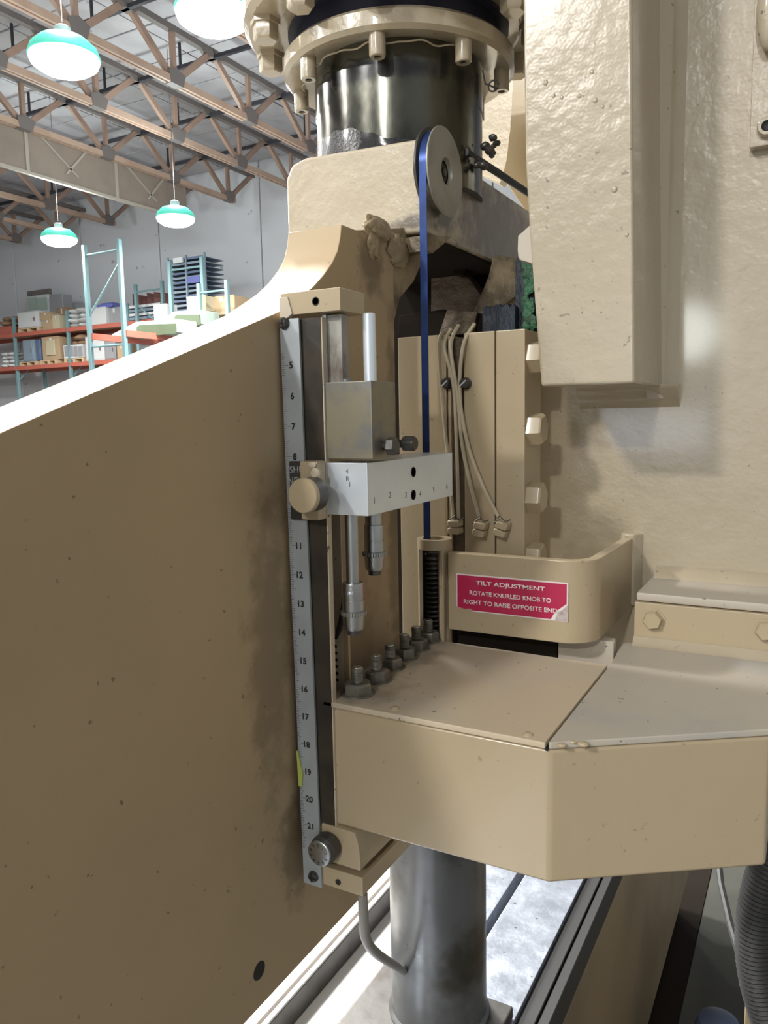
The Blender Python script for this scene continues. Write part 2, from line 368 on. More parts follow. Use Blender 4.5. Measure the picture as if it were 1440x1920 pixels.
# draft curtain under the third truss
t = thing('draft_curtain', (-14.67, 12, 6.72), 'tan draft curtain panel hung below a roof truss, left of the press', 'curtain')
for y0 in [4.2, 6.6, 9.0, 11.4, 13.8]:
    q = MB(); q.box(-14.70, -14.66, y0+.03, min(y0+2.4, 16.4)-.03, 6.74, 7.62); obj('panel', q, M['curtain'], t)
    q = MB(); q.box(-14.66, -14.63, y0-.04, y0+.04, 6.74, 7.62); obj('seam', q, M['seam'], t)
    for a, b in [(.35, .95), (1.5, .95)]:
        q = MB(); q.slab([(-14.655, y0+a, 7.55), (-14.655, y0+a+.07, 7.55), (-14.655, y0+b+.07+(.3 if a < 1 else .0), 6.95), (-14.655, y0+b+(.3 if a < 1 else 0), 6.95)], (.02, 0, 0)); obj('seam', q, M['seam'], t)
q = MB(); q.box(-14.71, -14.62, 4.2, 16.4, 6.70, 6.76); obj('hem', q, M['seam'], t)

# hanging bay lamps
LL = ['large bright bay lamp at the left, beneath the nearest roof truss', 'brightest bay lamp, at the top beside the flange of the press',
      'small bright bay lamp hanging at the end of the draft curtain', 'small bright bay lamp above the tall teal rack frame, leftmost of the far lamps']
base = None
for i, L_ in enumerate(LAMPS):
    if base is None:
        t = thing('bay_lamp', L_, LL[0], 'lamp', 'hanging bay lamps'); base = t
        q = MB(); q.lathe([(0, -.15), (.14, -.142), (.27, -.11), (.36, -.05), (.38, 0), (.38, .02), (0, .02)], (0, 0, 0), 'z', 32); obj('lens', q, M['lampface'], t, local=True)
        q = MB(); q.lathe([(.385, .02), (.395, .03), (.36, .12), (.26, .21), (.12, .24), (.11, .23), (.2, .2), (.32, .10), (.37, .04)], (0, 0, 0), 'z', 32); obj('reflector', q, M['lampgreen'], t, local=True)
        q = MB(); q.lathe([(0, .22), (.08, .22), (.09, .24), (.09, .34), (.06, .36), (0, .36)], (0, 0, 0), 'z', 20); obj('ballast_box', q, M['greymetal'], t, local=True)
        q = MB(); q.cyl((0, 0, .4), (0, 0, 3.27), .006, 8); obj('hanger', q, M['gusset'], t, local=True)
    elif i < 4: t = copy_tree(base); t.location = L_; t['label'] = LL[i]
    area('lamp_light', (L_[0], L_[1], L_[2]-.14), LAMP_W, .7)
    pl_ = bpy.data.lights.new('lamp_glow', 'POINT'); pl_.energy = LAMP_UP; pl_.shadow_soft_size = .25; pl_.color = (.93, 1, .98)
    po_ = bpy.data.objects.new('lamp_glow', pl_); po_.location = (L_[0], L_[1], L_[2]+.75); COL.objects.link(po_)

# ---------------------------------------------------------------- racks and stored goods
def post(q, x, y, z0, z1, w_=.09): q.box(x-w_/2, x+w_/2, y-w_/2, y+w_/2, z0, z1, .006, 1)
def frame(t, x0, x1, y0, y1, z1, diag):
    """end frame between two posts"""
    for x, y in ((x0, y0), (x1, y1)):
        q = MB(); post(q, x, y, 0, z1); obj('upright', q, M['teal'], t)
    for z in [z1-.22] + [z for z in (3.2, 1.9, .6) if z < z1-.8]:
        q = MB(); q.cyl((x0, y0, z), (x1, y1, z), .026, 8); obj('rung', q, M['teal'], t)
    for a, b in diag:
        q = MB(); q.cyl((x0, y0, a), (x1, y1, b), .022, 8); obj('brace', q, M['teal'], t)
wr = thing('pallet_rack', (-21, 17.7, 0), 'long orange and teal pallet rack standing along the far wall', 'rack')
for x in (-30.6, -27.0, -23.35, -20.75, -18.1, -15.5):
    z1 = 5.0
    for y in (17.2, 18.25):
        q = MB(); post(q, x, y, 0, z1); obj('upright', q, M['teal'], wr)
    q = MB(); q.cyl((x, 17.2, 4.8), (x, 18.25, 4.8), .024, 8); obj('rung', q, M['teal'], wr)
    q = MB(); q.cyl((x, 17.2, 2.9), (x, 18.25, 3.9), .02, 8); obj('brace', q, M['teal'], wr)
xs = (-30.6, -27.0, -23.35, -20.75, -18.1, -15.5)
for z in (4.42, 3.34):
    for a, b in zip(xs, xs[1:]):
        for y in (17.15, 18.25):
            q = MB(); q.box(a+.05, b-.05, y-.03, y+.03, z-.08, z+.05, .005, 1); obj('beam', q, M['orange'], wr)
        q = MB(); q.box(a+.05, b-.05, 17.2, 18.2, z+.04, z+.055); obj('deck', q, M['pallet'], wr)
def zz(y_px, x_px, Y): return onY(Y, x_px, y_px).z
def pxr(x0, y0, x1, y1, Y):
    a = onY(Y, x0, (y0+y1)/2).x; b = onY(Y, x1, (y0+y1)/2).x
    xm = (x0+x1)/2
    return a, b, onY(Y, xm, y1).z, onY(Y, xm, y0).z
def good(name, label, cat, rect, Y, depth, m, kind='box', base=None, group=None):
    a, b, z0, z1 = pxr(*rect, Y)
    if base is not None: z0 = base
    t = thing(name, ((a+b)/2, Y+depth/2, z0), label, cat, group)
    if kind == 'pallet': z1 = z0+.125
    w_, h = b-a, z1-z0
    if kind == 'box':
        q = MB(); q.box(a, b, Y, Y+depth, z0, z1, min(w_, h)*.04, 2); obj('body', q, M[m], t)
    elif kind == 'carton':
        q = MB(); q.box(a, b, Y, Y+depth, z0, z1, .008, 1); obj('body', q, M[m], t)
        q = MB(); q.box((a+b)/2-w_*.06, (a+b)/2+w_*.06, Y-.006, Y+depth, z1-.002, z1+.006); q.box((a+b)/2-w_*.06, (a+b)/2+w_*.06, Y-.006, Y, z1-h*.3, z1+.006); obj('tape', q, M['offwhite'], t)
        q = MB(); q.box(a, b, Y-.01, Y+.02, z1-.02, z1+.012); obj('flap', q, M[m], t)
    elif kind == 'cabinet':
        q = MB(); q.box(a, b, Y, Y+depth, z0, z1, .015, 1); obj('body', q, M[m], t)
        q = MB(); q.box(a+w_*.08, b-w_*.08, Y-.02, Y, z0+h*.06, z1-h*.06, .008, 1); obj('door', q, M[m], t)
        q = MB(); q.box(b-w_*.2, b-w_*.15, Y-.045, Y-.02, z0+h*.4, z0+h*.6); obj('handle', q, M['gusset'], t)
    elif kind == 'sacks':
        n = max(2, int(h/.12)); c = max(2, int(w_/.38))
        for i in range(n):
            for j in range(c):
                q = MB(); q.ico((a+(j+.5+.2*(i % 2)-.1)*w_/c, Y+depth*.5+random.uniform(-.1, .1), z0+(i+.5)*h/n), 1, 2, (w_/c*.56, depth*.45, h/n*.60), .06); obj('sack', q, M[m], t)
    elif kind == 'pallet':
        for i in range(5):
            q = MB(); q.box(a, b, Y+depth*i/5, Y+depth*i/5+depth/5*.7, z1-.03, z1); obj('slat', q, M[m], t)
        for i in range(3):
            x = a+(w_-.1)*i/2; q = MB(); q.box(x, x+.1, Y, Y+depth, z0, z1-.03); obj('runner', q, M[m], t)
    return t
U1 = 4.475; U0 = 3.395; YR = 17.2
def pal(rect, lab, base):
    r = list(rect); good('pallet', lab, 'pallet', r, YR, .95, 'pallet', 'pallet', base=base, group='pallets on the wall rack')
good('sack_pile', 'brown sacks heaped at the left end of the upper rack shelf', 'sacks', (-6, 592, 20, 618), YR+.1, .7, 'brown', 'sacks', base=U1+.16)
good('red_crate', 'red crate at the left picture edge on the upper rack shelf', 'crate', (-4, 612, 22, 630), YR, .8, 'orange', 'box', base=U1)
pal((33, 612, 72, 620), 'pallet under the big white box on the upper rack shelf', U1)
good('white_box', 'big white box on a pallet on the upper rack shelf', 'box', (33, 584, 72, 613), YR, .8, 'offwhite', 'cabinet', base=U1+.13)
t = good('fume_cabinet', 'pale cabinet with two windows and dark top rail, behind the white box', 'cabinet', (49, 553, 91, 588), YR+.85, .25, 'offwhite', 'box', base=U1)
for (x0, x1) in ((53, 69), (71, 88)):
    a, b, z0, z1 = pxr(x0, 558, x1, 581, YR+.84); q = MB(); q.box(a, b, YR+.81, YR+.85, z0, z1); obj('window', q, M['palegreen'], t)
a, b, z0, z1 = pxr(48, 543, 92, 552, YR+.85)
for i in range(9):
    q = MB(); x = a+(b-a)*i/9; q.box(x, x+(b-a)/14, YR+.9, YR+1.0, z0-.02, z1); obj('fan_grille', q, M['gusset'], t)
good('grey_cabinet', 'tall grey cabinet beside the pale windowed cabinet on the rack', 'cabinet', (93, 552, 118, 600), YR+.6, .4, 'greymetal', 'cabinet', base=U1)
good('brown_carton', 'brown carton standing behind the small cartons on the upper shelf', 'carton', (105, 577, 126, 596), YR+.5, .4, 'brown', 'carton', base=U1)
good('small_carton', 'tan carton lying under the tilted carton on the upper shelf', 'carton', (79, 599, 98, 614), YR, .5, 'card', 'carton', base=U1)
tc = good('tilted_carton', 'tan carton tipped over on top of another carton, upper shelf', 'carton', (75, 586, 94, 599), YR, .45, 'card', 'carton')
good('cream_carton', 'cream carton right of the stacked tan cartons', 'carton', (98, 591, 111, 613), YR, .4, 'cream', 'carton', base=U1)
good('white_sack_pile', 'white sacks piled beside the teal upright on the upper shelf', 'sacks', (116, 577, 156, 612), YR, .8, 'offwhite', 'sacks', base=U1)
good('grey_case', 'low grey case behind the white sacks', 'case', (142, 569, 161, 580), YR+.85, .2, 'greymetal', 'box', base=U1)
good('white_carton', 'white carton seen between the posts of the tall teal frame', 'carton', (171, 577, 199, 607), YR, .7, 'offwhite', 'carton', base=U1)
a, b, z0, z1 = pxr(180, 570, 210, 577, YR+.1)
q = MB(); q.box(a, b, YR+.1, YR+.6, onY(YR, 186, 577).z+.0, z1+.0, .03, 2); q.box(a+.1, b-.1, YR+.2, YR+.5, z1, z1+.05, .01, 1)
tag(obj('blue_tray', q, M['violet']), 'blue plastic tray lying on the white and lilac cartons', 'tray')
good('lilac_carton', 'greyish lilac carton right of the white carton inside the tall frame', 'carton', (200, 577, 228, 607), YR+.1, .7, 'greymetal', 'carton', base=U1)
for i, (x0, y0, x1, y1) in enumerate([(244, 549, 254, 571), (260, 552, 270, 571), (271, 547, 282, 571), (284, 545, 306, 571)]):
    lab = ['leftmost dark red board on the metal bars', 'dark red board just right of the second frame post', 'dark red board in the middle of the row on the bars', 'widest dark red board at the right of the row'][i]
    a, b, z0, z1 = pxr(x0, y0, x1, y1, YR)
    q = MB(); q.slab([(a, YR+.1, z0), (b, YR+.35, z0), (b, YR+.35, z1-.06), (a, YR+.1, z1)], (0, .06, 0)); tag(obj('dark_red_board', q, M['darkred']), lab, 'board', 'dark red boards')
for i in range(4):
    a, b, z0, z1 = pxr(236, 572+i*7.5, 300, 576+i*7.5, YR)
    q = MB(); q.box(a, b, YR, YR+.5, z0, z1+.02, .01, 1); q.box(a, b, YR+.52, YR+.8, z0, z1+.02, .01, 1)
    tag(obj('metal_bar', q, M['bluegrey' if i % 2 else 'offwhite']), 'long metal bar in the stack under the dark red boards, %s' % ['topmost', 'second from the top', 'third from the top', 'lowest'][i], 'bar', 'stacked metal bars')
# lower shelf
pal((36, 673, 68, 683), 'pallet under the blue-grey cabinets on the lower rack shelf', U0)
pal((75, 670, 106, 680), 'pallet under the carton with the white panel on the lower shelf', U0)
pal((120, 668, 157, 677), 'pallet under the wrapped cartons on the lower shelf', U0)
good('white_sacks', 'white sacks at the left end of the lower rack shelf', 'sacks', (-4, 660, 22, 677), YR, .7, 'offwhite', 'sacks', base=U0)
good('light_cabinet', 'light blue-grey cabinet on the left pallet of the lower shelf', 'cabinet', (43, 637, 63, 674), YR, .6, 'bluegrey', 'cabinet', base=U0+.13)
good('dark_cabinet', 'dark cabinet just right of the light blue-grey one, lower shelf', 'cabinet', (64, 636, 76, 672), YR+.1, .6, 'trayblue', 'cabinet', base=U0+.13)
t = good('tall_carton', 'tall brown carton with a cream panel on the lower shelf', 'carton', (79, 632, 112, 668), YR+.05, .7, 'card', 'carton', base=U0+.13)
a, b, z0, z1 = pxr(86, 638, 102, 666, YR); q = MB(); q.box(a, b, YR, YR+.05, z0, z1, .01, 1); obj('cream_panel', q, M['cream'], t, label='cream white panel')
good('dark_bundle', 'dark bundle lying on top of the wrapped cartons', 'bundle', (120, 628, 153, 647), YR+.1, .6, 'brown', 'sacks')
t = good('wrapped_cartons', 'wrapped pale brown cartons on a pallet right of the second upright', 'cartons', (119, 646, 155, 670), YR, .8, 'offwhite', 'box', base=U0+.13)
for i in range(4):
    a, b, z0, z1 = pxr(121+i*8.6, 649, 128.5+i*8.6, 668, YR-.01); q = MB(); q.box(a, b, YR-.02, YR, z0, z1, .006, 1); obj('carton', q, M['greymetal'], t)
good('white_appliance', 'white appliance left of the tall frame on the lower shelf', 'appliance', (160, 630, 195, 668), YR, .7, 'offwhite', 'cabinet', base=U0)
good('grey_bin', 'grey bin right of the white appliance on the lower shelf', 'bin', (196, 638, 216, 662), YR, .6, 'greymetal', 'cabinet', base=U0)
good('tan_bin', 'tan bin at the right end of the lower shelf beside the tall frame', 'bin', (219, 646, 236, 662), YR, .6, 'card', 'carton', base=U0)

# near racks standing away from the wall
ra = thing('tall_teal_rack', (-13.8, 13.5, 0), 'tall empty teal rack frame with orange beams standing nearest', 'rack')
frame(ra, -14.38, -13.30, 12.5, 12.5, 5.42, [(3.85, 4.95)])
frame(ra, -14.25, -13.20, 15.0, 15.0, 5.45, [(3.6, 4.4)])
for x in (-14.31, -13.25):
    q = MB(); q.box(x-.03, x+.03, 12.5, 15.0, 3.36, 3.50); obj('beam', q, M['orange'], ra)
rb = thing('short_teal_rack', (-16.9, 17, 0), 'short teal rack frame in front of the dark red boards', 'rack')
frame(rb, -17.42, -16.38, 16.9, 16.9, 5.45, [(4.9, 4.1)])
rc = thing('low_teal_rack', (-11, 15, 0), 'low teal rack frame with a rung right of the tray stack', 'rack')
frame(rc, onY(14.5, 374, 560).x, onY(14.5, 426, 555).x, 14.5, 14.5, 4.72, [])
# tray stack
a, b, z0, z1 = pxr(317, 478, 388, 590, 16.2)
t = thing('tray_stack', ((a+b)/2, 16.5, 0), 'tall slate blue stack of trays behind the teal rack posts', 'stack')
for x in (a+.02, b-.02, (a+b)/2):
    q = MB(); q.box(x-.025, x+.025, 16.15, 16.2, 0, z1); obj('post', q, M['bluegrey'], t)
n = 17
for i in range(n):
    z = z0-.5+(z1-z0+.5)*i/n
    q = MB(); q.box(a, b, 16.2, 16.9, z, z+.02); q.box(a, b, 16.18, 16.2, z, z+.055); q.box(a, a+.02, 16.2, 16.9, z, z+.055); obj('tray', q, M['trayblue'] if i % 3 else M['bluegrey'], t)
a2, b2, c2, d2 = pxr(324, 483, 342, 493, 16.1); q = MB(); q.box(a2, b2, 16.1, 16.14, c2, d2); obj('tag', q, M['offwhite'], t, label='white paper tag')
a2, b2, c2, d2 = pxr(350, 518, 374, 530, 16.1); q = MB(); q.box(a2, b2, 16.12, 16.16, c2, d2); obj('tag', q, M['violet'], t, label='violet blue tag')
# pale green shells on the near rack
def shell(lab, px, Y):
    (x0, y0, x1, y1), (gx0, gy0, gx1, gy1) = px
    a, b, z0, z1 = pxr(x0, y0, x1, y1, Y)
    t = thing('machine_cover', ((a+b)/2, Y+.3, z0), lab, 'cover', 'pale green machine covers')
    q = MB(); q.prism([(a, z0), (b, z0), (b, z1-.02), (a+(b-a)*.42, z1), (a+(b-a)*.05, z0+(z1-z0)*.3)], 'y', Y, Y+.7, .03); obj('shell', q, M['palegreen'], t)
    a, b, z0, z1 = pxr(gx0, gy0, gx1, gy1, Y-.02)
    q = MB(); q.prism([(a, z0), (b, z0), (b, z1-.05), (a+(b-a)*.1, z1), (a+.01, z1-.04)], 'y', Y-.03, Y+.0, .004); obj('side_panel', q, M['olive'], t, label='olive green side panel')
    return t
shell('pale green machine cover lying lower, right of the tall frame post', ((203, 602, 330, 629), (256, 606, 330, 629)), 13.4)
shell('pale green machine cover lying higher, next to the sloping ram edge', ((290, 583, 375, 612), (327, 588, 375, 612)), 14.2)
t = good('white_hood', 'small white rounded hood standing between the two green covers', 'hood', (288, 570, 312, 600), 14.95, .4, 'offwhite', 'box')
good('cream_crate', 'cream wooden crate right of the tray stack', 'crate', (350, 556, 386, 584), 14.9, .5, 'cream', 'carton')
good('tan_crate', 'tan crate half hidden behind the low teal rack frame', 'crate', (391, 556, 440, 590), 15.2, .6, 'card', 'carton')

# ================================================================ THE PRESS
# ---- ram: the big plate running past the camera on the left
RX = -.382; RXB = -.4413
ram = thing('press_ram', (RX, .4, 1.0644), 'large smooth beige ram plate with a sloping top edge, left of the steel ruler', 'press ram')
prof = [(-.9, 1.0644), (.722, 1.0644), (.722, 1.722), (.623, 1.722)]
# concave shoulder, then the long slope
sh = [(.6205, 1.710), (.615, 1.697), (.605, 1.685), (.590, 1.672), (.572, 1.6595), (.552, 1.649), (.525, 1.6352)]
prof += sh + [(.268, 1.5445), (-.9, 1.135)]
q = MB(); q.prism(prof, 'x', RXB, RX, .0012, 2)
body = obj('plate', q, M['ram'], ram, smooth=30)
q = MB(); c = onX(RX, 486, 1820); q.lathe([(0, .0002), (.0075, .0002), (.0080, -.0004), (0, -.0004)], (RX, c.y, c.z), 'x', 24)
obj('bolt_hole', q, M['black'], ram, label='dark round hole')
# ram end casting that rises to the yoke
pp = [onX(RX, x, y) for x, y in [(640, 640), (640, 432), (792, 424), (795, 490), (778, 528), (752, 560), (742, 600), (738, 640)]]
q = MB(); q.slab([(p.x-.001, p.y, p.z) for p in pp], (-.03, 0, 0), .002); obj('end_casting', q, M['cast'], ram)
from mathutils import noise as MN
for (x, y, r_, sc_) in [(708, 430, .016, (.45, 1.5, .75)), (700, 455, .012, (.35, .9, 1.3)), (745, 470, .016, (.3, 1.3, 1.0))]:
    q = MB(); b = bmesh.new(); bmesh.ops.create_icosphere(b, subdivisions=5, radius=1); c = onX(RX+.001, x, y)
    for v in b.verts:
        n_ = 1+.28*MN.noise(v.co*1.8+Vector((x, 0, 0)))+.05*MN.noise(v.co*6)
        v.co = Vector((v.co.x*sc_[0], v.co.y*sc_[1], v.co.z*sc_[2]))*r_*n_ + c
    q._add(b); obj('casting_lump', q, M['cast'], ram, smooth=80)
# ---- yoke block carrying the cylinder
yk = thing('yoke_block', (-.45, .95, 1.74), 'cream painted yoke block under the black cylinder, with glossy lumpy front', 'block')
q = MB(); q.prism([(-.532, 1.743), (-.36, 1.736), (-.36, 1.829), (-.505, 1.834), (-.524, 1.829), (-.532, 1.815)], 'y', .75, 1.4, .004, 3); obj('body', q, M['block'], yk)
q = MB(); q.box(-.528, -.362, .795, 1.4, 1.7335, 1.7355); obj('underside', q, M['void'], yk, label='greasy underside blackened for the shade there')  # thin black sheet holds the shade under the yoke
pp = [onX(-.358, x, y) for x, y in [(800, 440), (800, 470), (812, 475), (848, 444)]]
q = MB(); q.slab(pp, (-.04, 0, 0), .001); obj('rib', q, M['cast'], yk)
# ---- casting work behind the tape
def ypoly(name, Y, pts, th, m, parent, bev=.001, label=None):
    q = MB(); q.slab([onY(Y, x, y) for x, y in pts], (0, th, 0), bev); return obj(name, q, M[m], parent, label=label)
fr = thing('throat_casting', (-.4, 1.1, 1.6), 'dark greasy casting webs inside the frame behind the blue tape', 'casting')
q = MB(); q.box(-.60, -.2955, 1.02, 1.04, 1.42, 1.733); obj('shade_back_plate', q, M['void'], fr)  # black plate added behind to keep the throat dark
ypoly('web', .99, [(808, 512), (835, 505), (872, 510), (905, 560), (900, 590), (808, 585)], .03, 'darkcast', fr)
ypoly('web', .93, [(925, 478), (972, 484), (968, 555), (945, 572), (905, 588), (884, 590), (900, 556), (915, 520)], .05, 'cast', fr)
ypoly('cross_plate', .87, [(748, 592), (830, 580), (905, 588), (915, 630), (745, 642)], .02, 'void', fr)
ypoly('cross_plate', .86, [(838, 580), (895, 585), (885, 625), (822, 628)], .008, 'darkcast', fr)
ypoly('boss', .95, [(848, 490), (868, 488), (874, 505), (866, 516), (850, 515)], .03, 'void', fr)
# ---- cylinder with flanges
CX, CY = -.446, .864
cy = thing('hydraulic_cylinder', (CX, CY, 1.83), 'oily black hydraulic cylinder under round bolted flanges', 'cylinder')
q = MB(); q.lathe([(0, 1.80), (.0975, 1.80), (.0975, 1.893), (.0985, 1.8945), (.0985, 1.96), (0, 1.96)], (CX, CY, 0), 'z', 96); obj('barrel', q, M['cyl'], cy)
q = MB(); n = 120; b = bmesh.new(); prev = None
for i in range(n+1):
    a = math.radians(185+i*120/n); hh = 1.880+.004*math.sin(i*.10+.3)+.0012*math.sin(i*.41)-.00030*i
    col_ = [b.verts.new((CX+(.0977+.0004*math.sin(math.pi*k/6))*math.cos(a), CY+(.0977+.0004*math.sin(math.pi*k/6))*math.sin(a), 1.829+(hh-1.829)*k/6)) for k in range(7)]
    if prev:
        for k in range(6): b.faces.new((prev[k], col_[k], col_[k+1], prev[k+1]))
    prev = col_
q._add(b); obj('wet_grease', q, M['cylwet'], cy, label='band of wet sparkling black grease')
q = MB(); q.lathe([(.0985, 1.9445), (.112, 1.940), (.130, 1.938), (.1345, 1.942), (.1345, 1.956), (.131, 1.960), (.0985, 1.960)], (CX, CY, 0), 'z', 96); obj('retaining_ring', q, M['gloss'], cy)
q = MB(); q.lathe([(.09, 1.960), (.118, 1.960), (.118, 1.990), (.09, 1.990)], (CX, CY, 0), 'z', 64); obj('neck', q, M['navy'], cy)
q = MB(); q.lathe([(.09, 1.989), (.140, 1.987), (.142, 1.985), (.172, 1.985), (.178, 1.992), (.178, 2.03), (.09, 2.03)], (CX, CY, 0), 'z', 96); fo = obj('main_flange', q, M['gloss'], cy)
q = MB(); q.lathe([(.09, 1.983), (.128, 1.983), (.128, 1.9865), (.09, 1.9865)], (CX, CY, 0), 'z', 64); obj('shade_ring', q, M['navy'], cy)  # dark ring stands for shade on the flange underside
for a in (197, 152, 242, 287, 332, 17, 107, 62):
    a = math.radians(a); x, y = CX+.120*math.cos(a), CY+.120*math.sin(a)
    q = MB(); q.lathe([(0, 1.9215), (.0042, 1.9215), (.0042, 1.9165), (.0076, 1.9165), (.0088, 1.918), (.0088, 1.942), (0, 1.942)], (x, y, 0), 'z', 20)
    o = obj('cap_screw', q, M['gloss'], cy)
    q = MB(); q.lathe([(0, 1.9212), (.0040, 1.9212), (.0040, 1.9180), (0, 1.9208)], (x, y, 0), 'z', 6); obj('socket', q, M['black'], o)
for a in range(18, 360, 30):
    a = math.radians(a); x, y = CX+.1565*math.cos(a), CY+.1565*math.sin(a)
    q = MB(); q.lathe([(0, 1.963), (.012, 1.963), (.0145, 1.966), (.0145, 1.980), (.017, 1.980), (.017, 1.986), (0, 1.986)], (x, y, 0), 'z', 6, a0=.4); obj('hex_bolt', q, M['gloss'], cy)
# lock wire looping under the cap screws
pts = []
for i in range(60):
    a = math.radians(205+i*2.1); pts.append((CX+(.112+.002*math.sin(i*.9))*math.cos(a), CY+(.112+.002*math.sin(i*.9))*math.sin(a), 1.934+.0016*math.sin(i*.55)))
q = MB(); q.tube(pts, .0009, 6); obj('lock_wire', q, M['cable'], cy)
c = onY(.82, 925, 161); pts = [c+Vector((.0055*math.cos(t*.35), 0, .0055*math.sin(t*.35))) for t in range(17)] + [c+Vector((-.009, 0, .004)), c+Vector((-.012, 0, .018))]
q = MB(); q.tube(pts, .0009, 6); obj('wire_loop', q, M['black'], cy)
q = MB(); p = onY(.86, 912, 285)
for i in range(16): q.ico(p+Vector((random.uniform(-.02, .012), random.uniform(-.01, .01), random.uniform(-.018, .014))), random.uniform(.003, .006), 2, (1, 1, .8), .12)
obj('grease_clump', q, M['darksteel'], cy)

# ---- pulley and blue tape
PX = -.3475; PR = .0445; PC = onX(PX, 838, 322)
pu = thing('tape_pulley', (PX-.01, PC.y, PC.z), 'round grey pulley wheel on the side of the yoke block', 'pulley')
q = MB(); q.lathe([(.012, -.004), (PR-.002, -.004), (PR, -.003), (PR, -.0015), (PR-.003, 0), (.014, .0), (.013, -.003), (.012, -.004)], (PX, PC.y, PC.z), 'x', 72); obj('outer_disc', q, M['pulley'], pu)
q = MB(); q.lathe([(.010, -.013), (PR-.0045, -.013), (PR-.0045, -.004), (.010, -.004)], (PX, PC.y, PC.z), 'x', 72); obj('rim', q, M['steel'], pu)
q = MB(); q.lathe([(.010, -.0175), (PR, -.0175), (PR+.0005, -.0165), (PR+.0005, -.0145), (PR-.003, -.0130), (.010, -.0130)], (PX, PC.y, PC.z), 'x', 72); obj('inner_disc', q, M['darksteel'], pu)
q = MB(); q.lathe([(0, -.02), (.0125, -.02), (.0125, -.004), (0, -.004)], (PX, PC.y, PC.z), 'x', 32); obj('hub', q, M['black'], pu)
q = MB(); q.lathe([(0, -.006), (.0048, -.006), (.0048, -.0025), (.0035, -.0015), (0, -.0015)], (PX, PC.y, PC.z), 'x', 6); obj('axle_nut', q, M['darksteel'], pu)
tb = MB(); R1 = PR-.004; w0, w1 = PX-.0125, PX-.0045
pts = [(PC.y+R1*math.cos(math.radians(a)), PC.z+R1*math.sin(math.radians(a))) for a in range(60, 181, 5)] + [(PC.y-R1, 1.418)]
b = bmesh.new()
rows = []
for i, (y, z) in enumerate(pts):
    j = min(i, 24); nrm = Vector((0, math.cos(math.radians(60+5*j)), math.sin(math.radians(60+5*j))))
    dx = 0 if i < 25 else 0
    rows.append([b.verts.new((x+dx, y+nrm.y*t_, z+nrm.z*t_)) for x, t_ in ((w0, 0), (w1, 0), (w1, .0006), (w0, .0006))])
for A, B in zip(rows, rows[1:]):
    for k in range(4): b.faces.new((A[k], A[(k+1) % 4], B[(k+1) % 4], B[k]))
b.faces.new(rows[0]); b.faces.new(rows[-1][::-1]); bmesh.ops.recalc_face_normals(b, faces=b.faces[:])
tb._add(b); tag(obj('blue_tape', tb, M['blue'], smooth=20), 'flat blue steel tape hanging from the pulley down into the tube', 'tape')
# dark rod behind the pulley
q = MB(); q.tube([onX(-.352, 872, 285), onX(-.352, 930, 322), onX(-.352, 1005, 372)], .0045, 10)
tag(obj('black_rod', q, M['rubber']), 'thin black rod running back from the cylinder behind the column', 'rod')

# ---- frame: side plate, column, weld beads, cover
WY = .90
pf = thing('press_housing', (0, WY, 0), 'glossy beige side frame of the press with a boxed column standing proud', 'press')
q = MB(); q.box(-.295, 1.4, WY, WY+.05, 1.16, 2.9, .002, 2); obj('side_plate', q, M['gloss'], pf)
cb = [(-.2333, .742), (-.1452, .742), (-.1452, WY), (-.2333, WY)]
def colring(z, dxl, dxr): return [Vector((x+(dxl if x < -.2 else dxr), y, z)) for x, y in cb]
b = bmesh.new(); R = []
for z, l, r_ in ((1.5745, 0, 0), (1.72, -.0125, -.004), (1.78, -.0165, -.006), (1.93, -.0195, -.010), (2.6, -.022, -.015)):
    R.append([b.verts.new(p) for p in colring(z, l, r_)])
for A, B in zip(R, R[1:]):
    for k in range(4): b.faces.new((A[k], A[(k+1) % 4], B[(k+1) % 4], B[k]))
b.faces.new(R[0]); b.faces.new(R[-1]); bmesh.ops.recalc_face_normals(b, faces=b.faces[:])
bmesh.ops.bevel(b, geom=[e for e in b.edges if e.calc_face_angle(0) > .5], offset=.003, segments=3, affect='EDGES', profile=.5)
q = MB(); q._add(b); obj('column', q, M['gloss'], pf, smooth=35)
# drips and runs in the paint of the column
q = MB()
for (x, y, s) in [(1023, 155, .0022), (1038, 180, .0016), (1053, 183, .0016), (1086, 180, .0018), (1110, 135, .0018), (1152, 355, .0026), (1175, 440, .0018), (1116, 188, .0022), (1130, 200, .0015)]:
    q.ico(onY(.742, x, y), s, 2, (1.1, .5, 1.2))
obj('paint_run', q, M['gloss'], pf)
# weld fillets where the column meets the plate
q = MB(); q.prism([(-.160, WY+.001), (-.160, WY-.020), (-.1452, WY-.0135), (-.1425, WY-.009), (-.1385, WY-.005), (-.1345, WY-.0025), (-.129, WY+.001)], 'z', 1.562, 2.6, .0); obj('weld_bead', q, M['gloss'], pf, smooth=80)
q = MB(); q.prism([(WY+.001, 1.577), (WY-.022, 1.577), (WY-.02, 1.572), (WY-.008, 1.560), (WY+.001, 1.552)], 'x', -.236, -.128, .0); obj('weld_bead', q, M['gloss'], pf, smooth=80)
# little plate and flange behind the column
ypoly('gusset', .75, [(990, 425), (971, 442), (970, 468), (972, 487), (990, 492), (1012, 500), (1012, 400)], .02, 'dusty_sheen2', pf)
